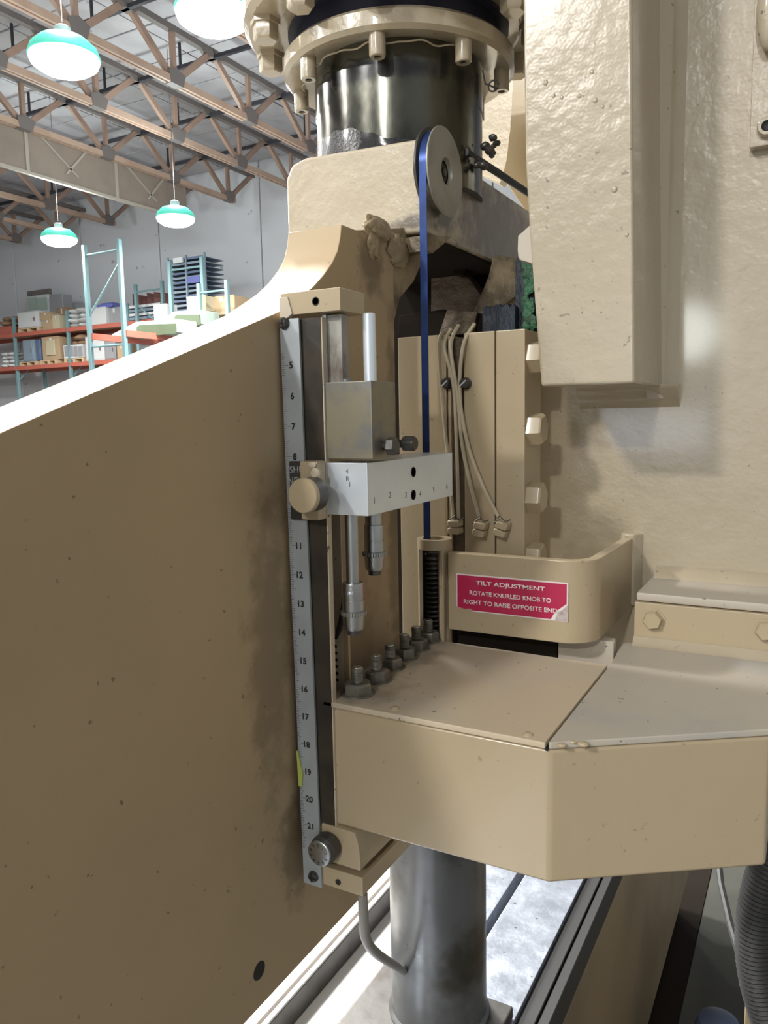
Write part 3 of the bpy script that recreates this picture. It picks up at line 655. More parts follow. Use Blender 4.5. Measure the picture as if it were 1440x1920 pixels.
# cover plate at the upper right
cv = thing('cover_plate', (.0, .89, 1.8), 'flat beige cover plate with a socket screw, upper right of the side frame', 'cover')
q = MB(); q.box(-.0677, .12, .885, .90, 1.8055, 2.2, .001, 2); obj('plate', q, M['gloss'], cv)
p = onY(.885, 1439, 240); q = MB(); q.lathe([(0, -.003), (.0052, -.003), (.0052, -.008), (.0080, -.008), (.0092, -.006), (.0092, 0), (0, 0)], (p.x, .885, p.z), 'y', 24); s_ = obj('socket_screw', q, M['gloss'], cv)
q = MB(); q.lathe([(0, -.0031), (.0050, -.0031), (.0050, -.0065), (0, -.0034)], (p.x, .885, p.z), 'y', 6); obj('socket', q, M['black'], s_)
p = onY(.885, 1443, 30); q = MB(); q.ico((p.x, .872, p.z), .014, 3, (.8, .9, 2.6)); q.box(p.x-.006, p.x+.006, .872, .886, p.z-.01, p.z+.01); obj('handle', q, M['block'], cv)
# pale plates of the far side frame, seen between cylinder and column
fs = thing('far_side_plate', (-.42, 1.15, 1.8), 'pale beige frame plate seen between cylinder and column', 'plate')
ypoly('plate', 1.32, [(880, -200), (985, -200), (985, 60), (975, 180), (968, 250), (950, 318), (936, 345), (880, 318)], .03, 'block', fs)
ypoly('curved_plate', 1.14, [(962, -200), (1020, -200), (1020, 420), (985, 395), (941, 330), (949, 300), (956, 240), (960, 170), (963, 100)], .03, 'paint', fs)

# ---- gib block with seams and hex bolts
GY = .79
gb = thing('gib_block', (-.33, GY, 1.27), 'beige guide block of upright plates behind the thin cables', 'guide block')
for x0, x1, dy in ((-.4147, -.3565, 0.0), (-.3345, -.2990, 0.0), (-.2978, -.2655, 0.0)):
    q = MB(); q.box(x0, x1, GY+dy, GY+.055, 1.27, 1.636, .0015, 2); obj('guide_plate', q, M['paint'], gb)
q = MB(); q.box(-.60, -.4155, GY+.012, GY+.05, 1.10, 1.634); obj('shade_plate', q, M['void'], gb)  # black plate added to keep the gap beside the ram dark
q = MB(); q.box(-.3570, -.3340, GY+.004, GY+.05, 1.27, 1.632, .001, 1); obj('shade_filler_plate', q, M['darkcast'], gb)  # dark colour stands for the shading behind the cables
q = MB(); q.box(-.3573, -.3555, GY+.0005, GY+.02, 1.27, 1.634); q.box(-.3535, -.3500, GY+.001, GY+.02, 1.27, 1.634, .0005, 1); obj('edge_strip', q, M['paint'], gb)
for (yp, h) in ((668, 1), (805, 1), (935, 1), (1049, 1)):
    p = onX(-.262, 993, yp)
    q = MB(); q.lathe([(0, 0), (.0170, 0), (.0170, .0125), (.0148, .0155), (0, .0155)], (-.2655, GY+.018, p.z), 'x', 6, a0=.25); obj('hex_bolt', q, M['paint'], gb)
# pieces of old rubber pad above the guide block
t = thing('rubber_pad', (-.28, .86, 1.63), 'crumbling blue-black rubber pads with flaking green paint above the guide block', 'pad')
def jag(Y, x0, y0, x1, y1, th, m, name, n=7):
    pts = [(x0, y1), (x0, y0+4)]+[(x0+(x1-x0)*i/n, y0+random.uniform(-5, 5)) for i in range(1, n)]+[(x1, y0+2), (x1, y1)]
    q = MB(); q.slab([onY(Y, x, y) for x, y in pts], (0, th, 0), .0008); obj(name, q, M[m], t)
jag(.85, 904, 574, 935, 624, .04, 'foam', 'pad'); jag(.848, 930, 572, 966, 624, .04, 'foam', 'pad')
jag(.86, 966, 486, 992, 622, .03, 'foam', 'pad'); jag(.865, 985, 500, 1020, 622, .03, 'foam', 'pad')
q = MB()
for i in range(34):
    p = onY(.8575, random.uniform(984, 1000), random.choice([random.uniform(488, 545), random.uniform(560, 610)])); q.ico(p, random.uniform(.0015, .0055), 2, (1, .3, 1.3), .3)
obj('paint_flake', q, M['green'], t)

# ---- thin cables with clips
def cab(label, px, r=.0021, Y=.783):
    pts = []
    P_ = [onY(Y, x, y) for x, y in px]; P_[0] = P_[0]+Vector((0, .02, .003))
    for i in range(len(P_)-1):
        a, b_ = P_[max(i-1, 0)], P_[i]; c, d = P_[i+1], P_[min(i+2, len(P_)-1)]
        for k in range(6):
            s = k/6; pts.append(.5*((2*b_)+(c-a)*s+(2*a-5*b_+4*c-d)*s*s+(3*b_-a-3*c+d)*s**3))
    pts.append(P_[-1])
    q = MB(); q.tube(pts, r, 8); return tag(obj('cable', q, M['cable']), label, 'cable', 'thin cables over the guide block')
cab('leftmost thin cream cable running straight down the guide block', [(822, 622), (823, 645), (830, 760), (842, 880), (850, 975)])
cab('thin cream cable crossing behind the screws to the left clip', [(832, 620), (833, 650), (850, 720), (856, 830), (860, 975)])
cab('thin cream cable bending right to the middle clip', [(846, 612), (845, 650), (858, 740), (866, 830), (880, 900), (898, 968)])
cab('thin cream cable starting highest and sweeping to the right clip', [(876, 610), (868, 650), (862, 740), (876, 830), (905, 910), (934, 968)])
for i, (x, y, r_) in enumerate([(856, 988, 0), (903, 992, .18), (943, 992, .30)]):
    p = onY(.785, x, y)
    t = thing('cable_clip', p, ['small beige clip at the end of the left cables', 'small beige clip with bent wire ends, in the middle', 'small beige clip at the end of the right cable'][i], 'clip', 'cable clips')
    for dz in (.0045, -.0035):
        q = MB(); q.box(-.0065, .0065, -.010, .004, dz-.0036, dz+.0036, .0008, 1)
        for v in q.bm.verts: v.co = Matrix.Rotation(r_, 3, 'Y') @ v.co
        obj('jaw', q, M['paint'], t, local=True)
    q = MB(); q.tube([Vector((-.009, -.004, .006)), Vector((-.004, -.006, .010)), Vector((.0, -.005, .013)), Vector((.005, -.006, .009)), Vector((.010, -.004, .011))], .0007, 6); obj('wire', q, M['darksteel'], t, local=True)
for i, x in enumerate((839, 873)):
    p = onY(GY-.002, x, 719)
    t = thing('clamp_screw', p, ['slotted clamp screw left of the crossing cables', 'slotted clamp screw right of the crossing cables'][i], 'screw', 'clamp screws')
    q = MB(); q.lathe([(0, -.008), (.0042, -.008), (.0052, -.006), (.0052, -.001), (.0065, -.001), (.0065, .002), (0, .002)], (0, 0, 0), 'y', 20); obj('head', q, M['darksteel'], t, local=True)
    q = MB(); q.box(-.0045, .0045, -.0085, -.0076, -.0007, .0007)
    for v in q.bm.verts: v.co = Matrix.Rotation(-.7, 3, 'Y') @ v.co
    obj('slot', q, M['brightsteel'], t, local=True)

# ---- tilt bracket with the crimson label
BY = .728
bt = thing('tilt_bracket', (-.25, BY, 1.325), 'rounded beige bracket carrying the crimson tilt label', 'bracket')
pts = [(-.3275, BY)]; rc_ = .032; xc = -.1765
for i in range(11):
    a = math.radians(-90+9*i); pts.append((xc-rc_+rc_*math.cos(a), BY+rc_+rc_*math.sin(a)))
pts += [(xc+.004, WY)]
inner = [(xc+.004-.011, WY)]
for i in range(10, -1, -1):
    a = math.radians(-90+9*i); r2 = rc_-.011; inner.append((xc-rc_+r2*math.cos(a), BY+rc_+r2*math.sin(a)))
inner += [(-.3275, BY+.011)]
q = MB(); q.prism(pts+inner, 'z', 1.3255, 1.4075, .0012, 2); obj('band', q, M['paint'], bt, smooth=50)
q = MB(); q.prism([(xc-.012, WY), (xc+.014, WY), (xc+.006, WY-.012), (xc-.006, WY-.012)], 'z', 1.33, 1.412, .002); obj('weld_bead', q, M['gloss'], bt)
TX, TY = -.3475, BY+.011
q = MB()
def arc(r, a0, a1, n): return [(TX+r*math.cos(math.radians(a0+(a1-a0)*i/n)), TY+r*math.sin(math.radians(a0+(a1-a0)*i/n))) for i in range(n+1)]
q.prism(arc(.018, -50, 230, 24)+arc(.0145, 230, -50, 24), 'z', 1.30, 1.409); obj('tube', q, M['paint'], bt)
q = MB(); q.prism(arc(.0185, 0, 358, 36)+arc(.0125, 358, 0, 36), 'z', 1.409, 1.4195, .0); obj('collar', q, M['paint'], bt)
q = MB(); q.lathe([(0, 1.30), (.0143, 1.30), (.0143, 1.3005), (0, 1.3005)], (TX, TY, 0), 'z', 24); q.prism(arc(.0144, -48, 228, 24)+arc(.0135, 228, -48, 24), 'z', 1.30, 1.408); obj('liner', q, M['darksteel'], bt, label='black oily inside of the tube')
q = MB(); q.box(TX+.012, TX+.0165, BY-.004, BY+.012, 1.30, 1.409, .001, 1); obj('edge_bar', q, M['paint'], bt)
q = MB(); q.tube([(TX+.0095*math.cos(i*.55), TY+.0095*math.sin(i*.55), 1.302+i*.00045) for i in range(225)], .0012, 5); obj('coil_spring', q, M['darksteel'], bt)
# label
SY = BY-.0004; sx0, sx1, sz0, sz1 = -.3177, -.2005, 1.3475, 1.3862
q = MB(); q.box(sx0, sx1, SY, BY, sz0, sz1); lb = obj('label', q, M['white'], bt, label='white bordered crimson label')
q = MB(); q.slab([(sx0+.0012, SY, sz0+.0012), (sx1-.017, SY, sz0+.0012), (sx1-.0135, SY, sz0+.008), (sx1-.009, SY, sz0+.012), (sx1-.0015, SY, sz0+.018), (sx1-.0015, SY, sz1-.0014), (sx0+.0012, SY, sz1-.0014)], (0, -.0002, 0)); obj('red_field', q, M['red'], lb)
q = MB(); q.slab([(sx1-.013, SY, sz0+.0005), (sx1-.0003, SY, sz0+.0005), (sx1-.0003, SY, sz0+.017), (sx1-.006, SY, sz0+.011), (sx1-.010, SY, sz0+.009)], (0, -.0003, 0)); obj('torn_corner', q, M['peel'], lb)
q = MB(); q.slab([(sx0+.0, SY, sz0-.0002), (sx0+.018, SY, sz0-.0002), (sx0+.016, SY, sz0+.003), (sx0+.009, SY, sz0+.0018), (sx0, SY, sz0+.004)], (0, -.0005, 0)); obj('torn_corner', q, M['paint'], lb)
text('lettering', 'TILT ADJUSTMENT', M['white'], lb, ((sx0+sx1)/2-.0005, SY-.0003, 1.3775), height=.0056, width=.0725, bold=.018)
text('lettering', 'ROTATE KNURLED KNOB TO', M['white'], lb, ((sx0+sx1)/2-.001, SY-.0003, 1.3672), height=.0046, width=.0855, bold=.018)
text('lettering', 'RIGHT TO RAISE OPPOSITE END', M['white'], lb, ((sx0+sx1)/2-.001, SY-.0003, 1.3575), height=.0046, width=.0985, bold=.018)

# ---- table box in front
tbx = thing('front_table', (-.2, .6, 1.204), 'beige angular table box with a flat top jutting out in front', 'table')
foot = [(-.3495, .526), (-.157, .526), (-.018, .6215), (-.018, .80), (-.3495, .80)]
ft2 = [(-.3495, .526), (-.157, .526), (-.018, .6215), (-.018, .80), (-.163, .80), (-.163, .722), (-.3495, .722)]
q = MB(); q.prism(ft2, 'z', 1.204, 1.3075, .003, 3); obj('box', q, M['paint'], tbx, smooth=35)
q = MB(); q.prism([(-.3515, .5235), (-.1600, .5235), (-.1600, .7185), (-.3515, .7245)], 'z', 1.3085, 1.3135, .0012, 2); obj('lid_plate', q, M['dusty_sheen'], tbx)
q = MB(); q.prism([(-.1585, .5265), (-.157, .526), (-.018, .6215), (-.018, .80), (-.163, .80), (-.1585, .722)], 'z', 1.3077, 1.3130, .0010, 2); obj('top_plate', q, M['dusty_sheen2'], tbx)
q = MB(); q.prism([(-.1602, .524), (-.1583, .524), (-.1583, .72), (-.1602, .72)], 'z', 1.3070, 1.3085); obj('joint', q, M['black'], tbx)
for (x, y) in ((740, 1329), (990, 1378)):
    p = onZ(1.3135, x, y)
    q = MB(); q.lathe([(0, .0022), (.002, .0020), (.0038, .0008), (.0042, 0), (0, 0)], (p.x, p.y, 1.3133), 'z', 16); obj('screw', q, M['paint'], tbx)
for (x, y, r) in ((1053, 1396, .0028), (1093, 1394, .0036), (1075, 1390, .0022)):
    p = onZ(1.3125, x, y); q = MB(); q.ico((p.x, p.y, 1.312), r, 2, (1.3, 1, .6)); obj('weld_lump', q, M['paint'], tbx)
# angle bar with bolts that carries the table on the side frame
ab = thing('angle_bar', (-.08, .85, 1.313), 'beige angle bar with hex bolts joining table and side frame', 'bar')
q = MB(); q.box(-.1525, .10, .80, .812, 1.3135, 1.3565, .0012, 2); obj('front_leg', q, M['paint'], ab)
q = MB(); q.box(-.1515, .10, .803, WY, 1.3570, 1.3660, .0025, 2); obj('top_leg', q, M['dusty_sheen2'], ab)
q = MB(); q.prism([(WY, 1.3655), (WY-.020, 1.3655), (WY-.017, 1.370), (WY-.006, 1.3755), (WY, 1.377)], 'x', -.148, .10); obj('weld_bead', q, M['gloss'], ab, smooth=80)
q = MB(); q.prism([(.7995, 1.3125), (.791, 1.3130), (.795, 1.3155), (.7995, 1.321)], 'x', -.1525, .05); obj('weld_bead', q, M['gloss'], ab, smooth=80)
for (x, y) in ((1225, 1161), (1437, 1181)):
    p = onY(.80, x, y)
    q = MB(); q.lathe([(0, -.0085), (.0085, -.0085), (.0098, -.0065), (.0098, -.0012), (.012, -.0012), (.012, 0), (0, 0)], (p.x, .80, p.z), 'y', 6, a0=.2); obj('hex_bolt', q, M['paint'], ab)
# support behind the table seen below the bracket
q = MB(); q.box(-.345, -.222, .765, .78, 1.28, 1.3195); tag(obj('shadow_strip', q, M['void']), 'black strip for the shade in the gap below the crimson label bracket', 'strip')  # black strip added in place of the shade in the gap
q = MB(); q.box(-.221, -.165, .765, .78, 1.2, 1.322, .001, 1); tag(obj('support_plate', q, M['dusty_sheen2']), 'beige plate standing behind the table under the tilt bracket', 'plate')

# ---- six stop bolts on the table
def stop_bolt(x, y, hs, rot, label, rn=.0125):
    t = thing('stop_bolt', (x, y, 1.3135), label, 'bolt', 'stop bolts on the table')
    q = MB(); q.lathe([(0, 0), (rn*.97, 0), (rn, .0006), (rn, .0085), (rn*.86, .0102), (0, .0102)], (0, 0, 0), 'z', 6, a0=rot); obj('nut', q, M['bolt'], t, local=True)
    q = MB(); q.lathe([(0, 0), (rn+.0022, 0), (rn+.0022, .0016), (0, .0016)], (0, 0, 0), 'z', 24); obj('washer', q, M['bolt'], t, local=True)
    h = .0095+hs; pr = [(0, .009)]
    z = .009
    while z < h-.004: pr += [(.0046, z), (.0050, z+.0006)]; z += .0012
    pr += [(.0050, h-.003), (.0052, h-.003), (.0052, h-.0008), (.0044, h), (0, h)]
    q = MB(); q.lathe(pr, (0, 0, 0), 'z', 20); obj('stud', q, M['bolt'], t, local=True)
    q = MB(); q.lathe([(0, h-.0002), (.0042, h-.0002), (.0040, h+.0006), (0, h+.0008)], (0, 0, 0), 'z', 20); obj('polished_tip', q, M['steel'], t, local=True)
SB = [(671, 1298, .0135, .1, 'nearest stop bolt, at the front left corner of the table', .0128), (706, 1273, .0135, .6, 'second stop bolt from the front corner', .0122),
      (732, 1250, .0125, .2, 'third stop bolt from the front corner, rusty brown stud', .0118), (759, 1231, .0135, .9, 'fourth stop bolt from the front corner', .0112),
      (781, 1214, .0130, .5, 'fifth stop bolt from the front corner, just before the last', .0118), (803, 1199, .0130, .3, 'farthest stop bolt, in front of the dark spring tube', .0115)]
for x, y, hs, rot, lab, rn in SB:
    p = onZ(1.3145, x, y); stop_bolt(p.x, p.y, hs, rot, lab, rn)

# ---- ruler
def lean(z): return (1.627-z)*.0108
ru = thing('steel_ruler', (-.37, .52, 1.145), 'long narrow steel ruler with inch marks screwed upright on the ram edge', 'ruler')
def rquad(z0, z1, x0, x1, y0, y1, q):
    b = bmesh.new(); vs = []
    for z in (z0, z1):
        for x, y in ((x0, y0), (x1, y0), (x1, y1), (x0, y1)): vs.append(b.verts.new((x+lean(z), y, z)))
    for f_ in ((0, 1, 2, 3), (7, 6, 5, 4), (0, 4, 5, 1), (1, 5, 6, 2), (2, 6, 7, 3), (3, 7, 4, 0)): b.faces.new([vs[i] for i in f_])
    bmesh.ops.recalc_face_normals(b, faces=b.faces[:]); q._add(b)
q = MB(); rquad(1.1452, 1.6275, -.3795, -.3610, .5200, .5222, q); obj('blade', q, M['ruler'], ru)
zn = lambda n: 1.5912-(n-5)*.02446
q = MB()
for i in range(int((21.9-4.6)*16)+1):
    n_ = 4.625+i/16
    if n_ > 21.9: break
    L_ = .0064 if abs(n_-round(n_)) < .01 else (.0046 if abs(n_*2-round(n_*2)) < .01 else (.0036 if abs(n_*4-round(n_*4)) < .01 else .0026))
    rquad(zn(n_)-.00013, zn(n_)+.00013, -.3793, -.3793+L_, .51985, .5201, q)
o = obj('tick_mark', q, M['ink'], ru); o['kind'] = 'stuff'
for n_ in list(range(5, 9))+list(range(11, 22)):
    text('numeral', str(n_), M['ink'], ru, (-.3700+lean(zn(n_)), .5199, zn(n_)), height=.0056, thick=.00015, bold=.03)
for (x, y) in ((532, 606), (587, 1644)):
    p = onY(.519, x, y); q = MB(); q.lathe([(0, -.0035), (.0032, -.0035), (.0046, -.002), (.0050, 0), (0, 0)], (p.x, .52, p.z), 'y', 20); s_ = obj('screw', q, M['darksteel'], ru)
    q = MB(); q.box(p.x-.0035, p.x+.0035, .5160, .5170, p.z-.0005, p.z+.0005); q.box(p.x-.0005, p.x+.0005, .5160, .5170, p.z-.0035, p.z+.0035); obj('cross_slot', q, M['black'], s_)
q = MB(); q.prism([(-.3800+.001, 1.2345), (-.3768+.001, 1.2345), (-.3755+.0012, 1.246), (-.3790, 1.266), (-.3800, 1.266)], 'y', .5185, .5198)
for v in q.bm.verts: v.co.x += .0035
obj('tape_scrap', q, M['tealsticky'], ru, label='yellow-green tape scrap on the ruler edge')
# ---- dark guide channel behind the ruler
gc = thing('guide_channel', (-.355, .54, 1.19), 'dark oily upright channel just right of the steel ruler', 'channel')
q = MB(); q.box(-.3805, -.3422, .5235, .5290, 1.20, 1.6275, .0006, 1); obj('web', q, M['channel'], gc)
q = MB(); q.box(-.3422, -.3410, .5230, .5290, 1.20, 1.627, .0003, 1); obj('edge_flange', q, M['dusty_sheen'], gc)
# ---- top bracket
xr = -.3218
tp = thing('top_bracket', (-.35, .54, 1.63), 'small beige block clamped across the top of the ruler and rods', 'bracket')
q = MB(); q.box(-.378, xr, .52, .5575, 1.6303, 1.6478, .0008, 2); obj('block', q, M['paint'], tp)
q = MB(); q.slab([(-.3785, .5185, 1.6445), (-.3700, .5185, 1.6445), (-.3660, .5185, 1.631), (-.3745, .5185, 1.626), (-.3785, .5185, 1.630)], (0, .004, 0), .0006); obj('lug', q, M['dusty_sheen'], tp)
q = MB(); p = onY(.52, 592, 565); q.lathe([(0, .0), (.0026, .0), (.0027, -.0003), (.0034, -.0003), (.0034, .0)], (p.x, .52, p.z), 'y', 16); obj('screw_hole', q, M['black'], tp)
# ---- turret stop: rods, clamp, arm, micrometer stops
ts = thing('turret_stop', (-.325, .6, 1.47), 'bright steel stop arm on two rods with a clamp block, numbered along its side', 'stop arm')
q = MB(); q.box(-.3410, -.3275, .530, .541, 1.575, 1.6295, .0010, 2); obj('square_rod', q, M['stained'], ts)
q = MB(); q.box(-.3448, -.3412, .5290, .541, 1.575, 1.6298, .0006, 2); obj('chrome_strip', q, M['brightsteel'], ts)
q = MB(); q.cyl((-.3115, .546, 1.573), (-.3115, .546, 1.6298), .0052, 24, ch=.0008); obj('round_rod', q, M['brightsteel'], ts)
q = MB(); q.box(-.3437, -.2990, .525, .5635, 1.5160, 1.5765, .0008, 2); obj('clamp_block', q, M['brass'], ts)
q = MB(); q.lathe([(0, 0), (.003, 0), (.0045, -.0), (.0045, .0022), (.002, .004), (0, .004)], (-.327, .535, 1.5765), 'z', 16); obj('cap', q, M['brass'], ts)
q = MB(); q.box(-.3450, -.3042, .525, .6895, 1.4712, 1.5130, .0006, 2); arm = obj('arm', q, M['brightsteel'], ts, label='bright ground steel arm')
for (z, y) in ((1.5003, .6053), (1.4802, .6046)):
    q = MB(); q.lathe([(0, .0), (.0040, .0), (.0040, .0004), (.0044, .0004), (.0044, 0)], (-.3042, y, z), 'x', 24); obj('drilled_hole', q, M['black'], arm)
for s_, x, y in (('1', 702, 938), ('2', 731, 928), ('3', 761, 928), ('4', 788, 926), ('5', 813, 918), ('6', 838, 912)):
    p = onX(-.3042, x, y); text('numeral', s_, M['ink'], arm, (-.3042, p.y, p.z), height=.0052, thick=.0001, plane='x', bold=-.006)
for (dx, dz, s_) in ((0, 0, '4'), (.0005, -.006, 'R'), (.0022, -.0105, '1')):
    text('stamp', s_, M['darksteel'], arm, (-.3225+dx, .5249, 1.5065+dz), height=.0038, thick=.0001, bold=-.01)
for (X_, y, z, r, L_) in ((-.2990, .5440, 1.5255, .0072, .0075), (-.3035, .5800, 1.5260, .0062, .0105)):
    q = MB(); q.lathe([(0, -.02), (.0035, -.02), (.0035, 0), (r, 0), (r, L_*.85), (r*.8, L_), (0, L_)], (X_+.004, y, z), 'x', 6 if r > .007 else 20, a0=.3); obj('clamp_screw', q, M['darksteel'], ts)
q = MB(); p = onY(.54, 597, 605); q.ico(p, .0022, 2); q.ico(p+Vector((-.003, 0, .001)), .0014, 2); q.cyl(p, p+Vector((.006, .002, 0)), .0018, 12); obj('set_screw', q, M['brightsteel'], ts)
def mic(x, y, long_, k=1.0):
    z0 = 1.4712; z1 = 1.412 if long_ else 1.456
    if long_:
        q = MB(); q.cyl((x, y, z1), (x, y, z0), .0056, 24); obj('stop_rod', q, M['steel'], ts)
    else:
        q = MB(); q.cyl((x, y, z1), (x, y, z0), .0075, 24); obj('stop_rod', q, M['steel'], ts)
    pr = [(0, 0), (.0085, 0), (.0092, -.0010), (.0092, -.012), (.0092, -.0125), (.0088, -.0125), (.0088, -.0145), (.0094, -.0145), (.0094, -.0235), (.0106, -.0240), (.0106, -.0275), (.0094, -.028), (.0088, -.0375), (.0080, -.040), (0, -.040)]
    q = MB(); q.lathe([(r*k, h) for r, h in pr], (x, y, z1+(0 if long_ else .0)), 'z', 32); b_ = obj('micrometer_barrel', q, M['steel'], ts)
    q = MB(); q.lathe([(0, -.040), (.0058*k, -.040), (.0058*k, -.0445), (0, -.0445)], (x, y, z1), 'z', 16); obj('stop_tip', q, M['darksteel'], b_)
    q = MB()
    for i in range(28):
        a = 2*math.pi*i/28; q.box(x+.0106*k*math.cos(a)-.0004, x+.0106*k*math.cos(a)+.0004, y+.0106*k*math.sin(a)-.0004, y+.0106*k*math.sin(a)+.0004, z1-.0274, z1-.0241)
    o = obj('knurl', q, M['steel'], b_); o['kind'] = 'stuff'
    if long_:
        q = MB(); q.cyl((x+.003, y-.008, z1-.006), (x+.0052, y-.0125, z1-.006), .0022, 12); q.ico((x+.0056, y-.0135, z1-.006), .0026, 2); obj('thumb_screw', q, M['brightsteel'], b_)
mic(-.3318, .545, True); mic(-.3318, .582, False, .95)
# beige slider and knob holding the arm to the ruler
q = MB(); q.box(-.3570, -.3400, .509, .5215, 1.4680, 1.5150, .0015, 2); sl = obj('slider', q, M['paint'], ts, label='beige slider block')
q = MB(); p = onY(.508, 591, 888); q.lathe([(0, -.002), (.003, -.002), (.0045, -.0005), (.0045, .002), (0, .002)], (p.x, .508, p.z), 'y', 16); obj('screw', q, M['dusty_sheen'], sl)
q = MB(); p = onY(.508, 585, 872); q.ico(p, .0028, 2, (1.4, .35, .9)); obj('lump', q, M['dusty_sheen'], sl)
q = MB(); q.box(-.3735, -.3572, .5170, .5202, 1.4665, 1.5142, .0005, 1)
for v in q.bm.verts: v.co.x += .0005
pl = obj('name_plate', q, M['darksteel'], ts, label='dark stamped plate')
text('stamp', 'SHU', M['ruler'], pl, (-.3652, .5169, 1.5075), height=.0055, thick=.0002, bold=-.004)
text('stamp', 'NEW', M['ruler'], pl, (-.3652, .5169, 1.4985), height=.0055, thick=.0002, bold=-.004)
KP = onY(.490, 567, 930)
q = MB(); q.lathe([(0, -.0003), (.0128, -.0003), (.0137, .0008), (.0139, .003), (.0139, .0035), (0, .0035)], (KP.x, .490, KP.z), 'y', 48); kn = obj('knob', q, M['paint'], ts, label='round tan knob')
q = MB(); q.lathe([(0, .0035), (.0134, .0035), (.0134, .017), (.008, .0185), (0, .0185)], (KP.x, .490, KP.z), 'y', 48); obj('knob_body', q, M['darksteel'], kn)
# ---- perforated strip with a dark spring clip
ps = thing('perforated_strip', (-.352, .56, 1.3), 'narrow beige strip with a row of small holes beside the stop bolts', 'strip')
q = MB(); q.box(-.3610, -.3520, .560, .562, 1.20, 1.472, .0003, 1); obj('strip', q, M['block'], ps)
q = MB(); q.box(-.3525, -.3470, .560, .563, 1.20, 1.40, .0003, 1); obj('flange', q, M['ram'], ps)
for i in range(6):
    p = onY(.56, 629.5+i*.6, 1212+i*12.6); q = MB(); q.lathe([(0, -.0002), (.0014, -.0002), (.0016, .0002), (0, .0002)], (p.x, .56, p.z), 'y', 12); obj('hole', q, M['black'], ps)
q = MB(); q.tube([onY(.557, *c_) for c_ in ((648, 1090), (644, 1130), (640, 1165), (636, 1180), (630, 1198))], lambda i: (.0012, .0018, .0026, .0026, .0012)[i], 8); obj('spring_clip', q, M['black'], ps, label='black bent spring clip')
# ---- lower bracket with slot, and dial
lw = thing('lower_bracket', (-.335, .57, 1.148), 'slotted beige bracket at the foot of the ruler', 'bracket')
q = MB(); q.prism([(-.3555, 1.2040), (-.3220, 1.2035), (-.3190, 1.194), (-.3178, 1.186), (-.3175, 1.1705), (-.3555, 1.1705)], 'y', .522, .62, .001, 2); obj('upper_jaw', q, M['paint'], lw)
q = MB(); q.box(-.3555, -.3155, .522, .62, 1.1478, 1.1650, .001, 2); obj('lower_jaw', q, M['paint'], lw)
q = MB(); q.box(-.381, -.3170, .585, .625, 1.1485, 1.2035, .001, 1); obj('back_block', q, M['ram'], lw)
q = MB(); p = onY(.5215, 634, 1668-14); q.lathe([(0, 0), (.0020, 0), (.0021, -.0003), (.0026, -.0003), (.0026, 0)], (p.x, .5215, p.z), 'y', 14); obj('screw_hole', q, M['black'], lw)
DP = onY(.506, 597, 1602)
dl = thing('dial', (DP.x, .506, DP.z-.012), 'round grey graduated dial over the lower end of the ruler', 'dial')
q = MB(); q.lathe([(0, 0), (.0098, 0), (.0110, .0010), (.0110, .0045), (0, .0045)], (DP.x, .506, DP.z), 'y', 40); obj('face', q, M['steel'], dl)
q = MB(); q.lathe([(0, .0045), (.0120, .0045), (.0125, .006), (.0125, .0135), (0, .0135)], (DP.x+.001, .506, DP.z+.001), 'y', 40); obj('body', q, M['darksteel'], dl)
for i, s_ in enumerate('0123456789'):
    a = math.radians(90-36*i); text('numeral', s_, M['ink'], dl, (DP.x+.0078*math.cos(a), .5059, DP.z+.0078*math.sin(a)), height=.0026, thick=.0001, rot=a-math.pi/2, bold=-.004)
# bent conduit under the bracket
cpts = [Vector((-.362, .60, 1.150)), Vector((-.362, .60, 1.10)), Vector((-.362, .60, 1.065))]
e1 = onY(.62, 686, 1762); e2 = onY(.80, 742, 1815)
cpts = [onY(.60, 680, 1675), onY(.60, 681, 1700), onY(.60, 682, 1730), onY(.602, 684, 1752), onY(.61, 689, 1768), onY(.625, 698, 1780), onY(.65, 710, 1791), onY(.70, 728, 1803), onY(.80, 760, 1822)]
q = MB(); q.tube(cpts, .0050, 12); tag(obj('bent_conduit', q, M['conduit']), 'thin grey bent pipe dropping from the lower bracket towards the post', 'pipe')

# ---- post standing on the bed
pw = onY(.80, 816, 1700); PR_ = .0
l_ = onY(.83, 731, 1700).x; r_ = onY(.83, 898, 1700).x
pr_ = (r_-l_)/2*.985; px_ = (l_+r_)/2+.0
po = thing('steel_post', (px_, .845, .76), 'thick stained grey round post between bed and table', 'post')
q = MB(); q.lathe([(0, .775), (pr_+.004, .775), (pr_+.004, .782), (pr_, .786), (pr_, 1.24), (0, 1.24)], (px_, .845, 0), 'z', 64); obj('shaft', q, M['post'], po)
bz = .778
b1 = onZ(bz, 902, 1862); b2 = onZ(bz, 963, 1886)
q = MB(); q.box(b2.x-.19, b2.x, b2.y-.16, b2.y, .7605, bz, .003, 2); obj('base_plate', q, M['darksteel'], po)

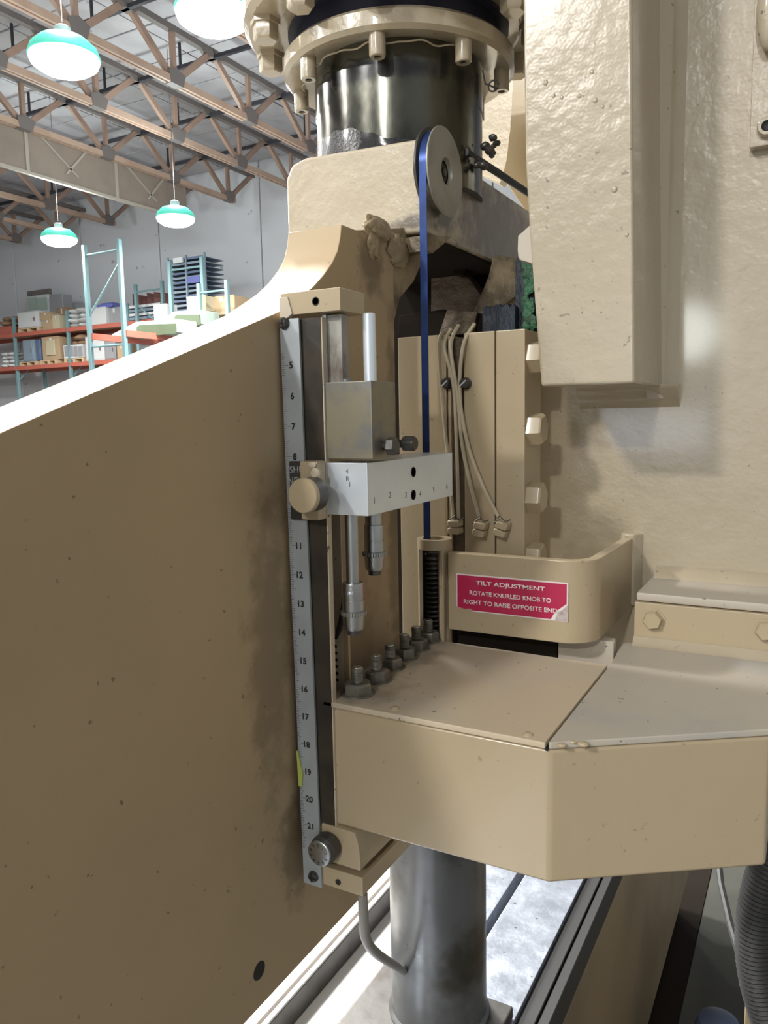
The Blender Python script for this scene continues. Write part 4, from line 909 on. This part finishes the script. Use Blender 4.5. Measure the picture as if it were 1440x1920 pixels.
# ---- bed
bd = thing('press_bed', (-.45, .9, 0), 'lower bed of the press with scuffed steel bolster plate and long slot', 'bed')
YB0, YB1 = -.6, 2.4
for x0, x1 in ((-.513, -.4165), (-.4025, -.3105)):
    q = MB(); q.box(x0, x1, YB0, YB1, .70, .76, .0012, 2); obj('bolster_plate', q, M['plate'], bd)
q = MB(); q.box(-.4165, -.4025, YB0, YB1, .70, .725); obj('slot_floor', q, M['black'], bd)
q = MB(); q.box(-.565, -.5135, YB0, YB1, .70, .7595, .001, 1); obj('white_way', q, M['whiteway'], bd, label='white way')  # near-white strip left of the bolster plates
q = MB(); q.box(-.5725, -.5650, YB0, YB1, .70, .80, .0012, 2); q.box(-.5765, -.5725, YB0, YB1, .70, .794); q.box(-.66, -.5765, YB0, YB1, .70, .801, .0012, 2); obj('rear_rail', q, M['rail'], bd, label='pale grooved rail')
q = MB(); q.box(-.5648, -.5640, YB0, YB1, .7600, .7965); obj('rail_side', q, M['darksteel'], bd)
q = MB(); q.box(-.3100, -.2880, YB0, YB1, .70, .752, .001, 1); q.box(-.2860, -.2720, YB0, YB1, .70, .749, .001, 1); obj('front_strip', q, M['rubber'], bd, label='black front strip')
q = MB(); q.box(-.66, -.2725, YB0, YB1, .16, .70, .002, 1); obj('bed_body', q, M['bedshade'], bd)  # shade of the bed face is in the paint colour
q = MB(); q.box(-.60, -.34, YB0, YB1, .0, .16); obj('plinth', q, M['rubber'], bd)

M['mat'] = mat('grey_green_shade_mat', (.055, .055, .045), .6, blotch=.3, bscale=8)  # tone chosen to darken the floor
q = MB(); q.box(-.335, -.238, -.8, 3.2, 0, .012); tag(obj('foot_shade_strip', q, M['void']), 'black strip for the shadow along the foot of the bed', 'strip')  # flat black strip drawn for the shadow under the bed
q = MB(); q.box(-.2375, 1.2, -.8, 3.2, 0, .010, .003, 1); tag(obj('floor_shade_mat', q, M['mat']), 'dark grey-green mat added to darken the floor right of the bed', 'mat')  # added sheet that shades the floor by its colour
# ---- things at the lower right
HY = .80
pts = []
for i in range(90):
    s = i/89; x = 1452-38*math.sin(math.pi*min(1, s*1.05)); y = 1590+370*s; pts.append(onY(HY, x, y))
q = MB(); q.tube(pts, lambda i: .0165 if i % 2 else .0185, 18); tag(obj('ribbed_hose', q, M['rubber'], smooth=20), 'black ribbed hose hanging at the lower right edge', 'hose')
q = MB(); q.tube([onY(1.25, 1345, 1600), onY(1.2, 1352, 1660), onY(1.1, 1368, 1730), onY(1.0, 1398, 1830), onY(.95, 1415, 1900), onY(.93, 1420, 1960)], .005, 8); tag(obj('black_cable', q, M['rubber']), 'thin black cable slanting across the floor left of the ribbed hose', 'cable')
q = MB(); a = onY(1.2, 1396, 1900); q.box(a.x, a.x+.2, 1.2, 1.3, 0, onY(1.2, 1410, 1815).z, .004, 2); tag(obj('beige_leg', q, M['paint']), 'beige machine leg behind the ribbed hose, bottom right', 'leg')
p = onZ(.30, 1347, 1935)
t = thing('foot_switch', (p.x, p.y, 0), 'blue-grey rounded foot switch cover at the bottom right', 'foot switch')
q = MB(); q.lathe([(0, .335), (.02, .334), (.038, .325), (.047, .30), (.05, .27), (.05, .0), (0, .0)], (p.x, p.y, 0), 'z', 32); obj('cover', q, M['switchblue'], t)
q = MB(); q.lathe([(.05, 0), (.062, 0), (.062, .02), (.05, .03)], (p.x, p.y, 0), 'z', 32); obj('base_ring', q, M['rubber'], t)
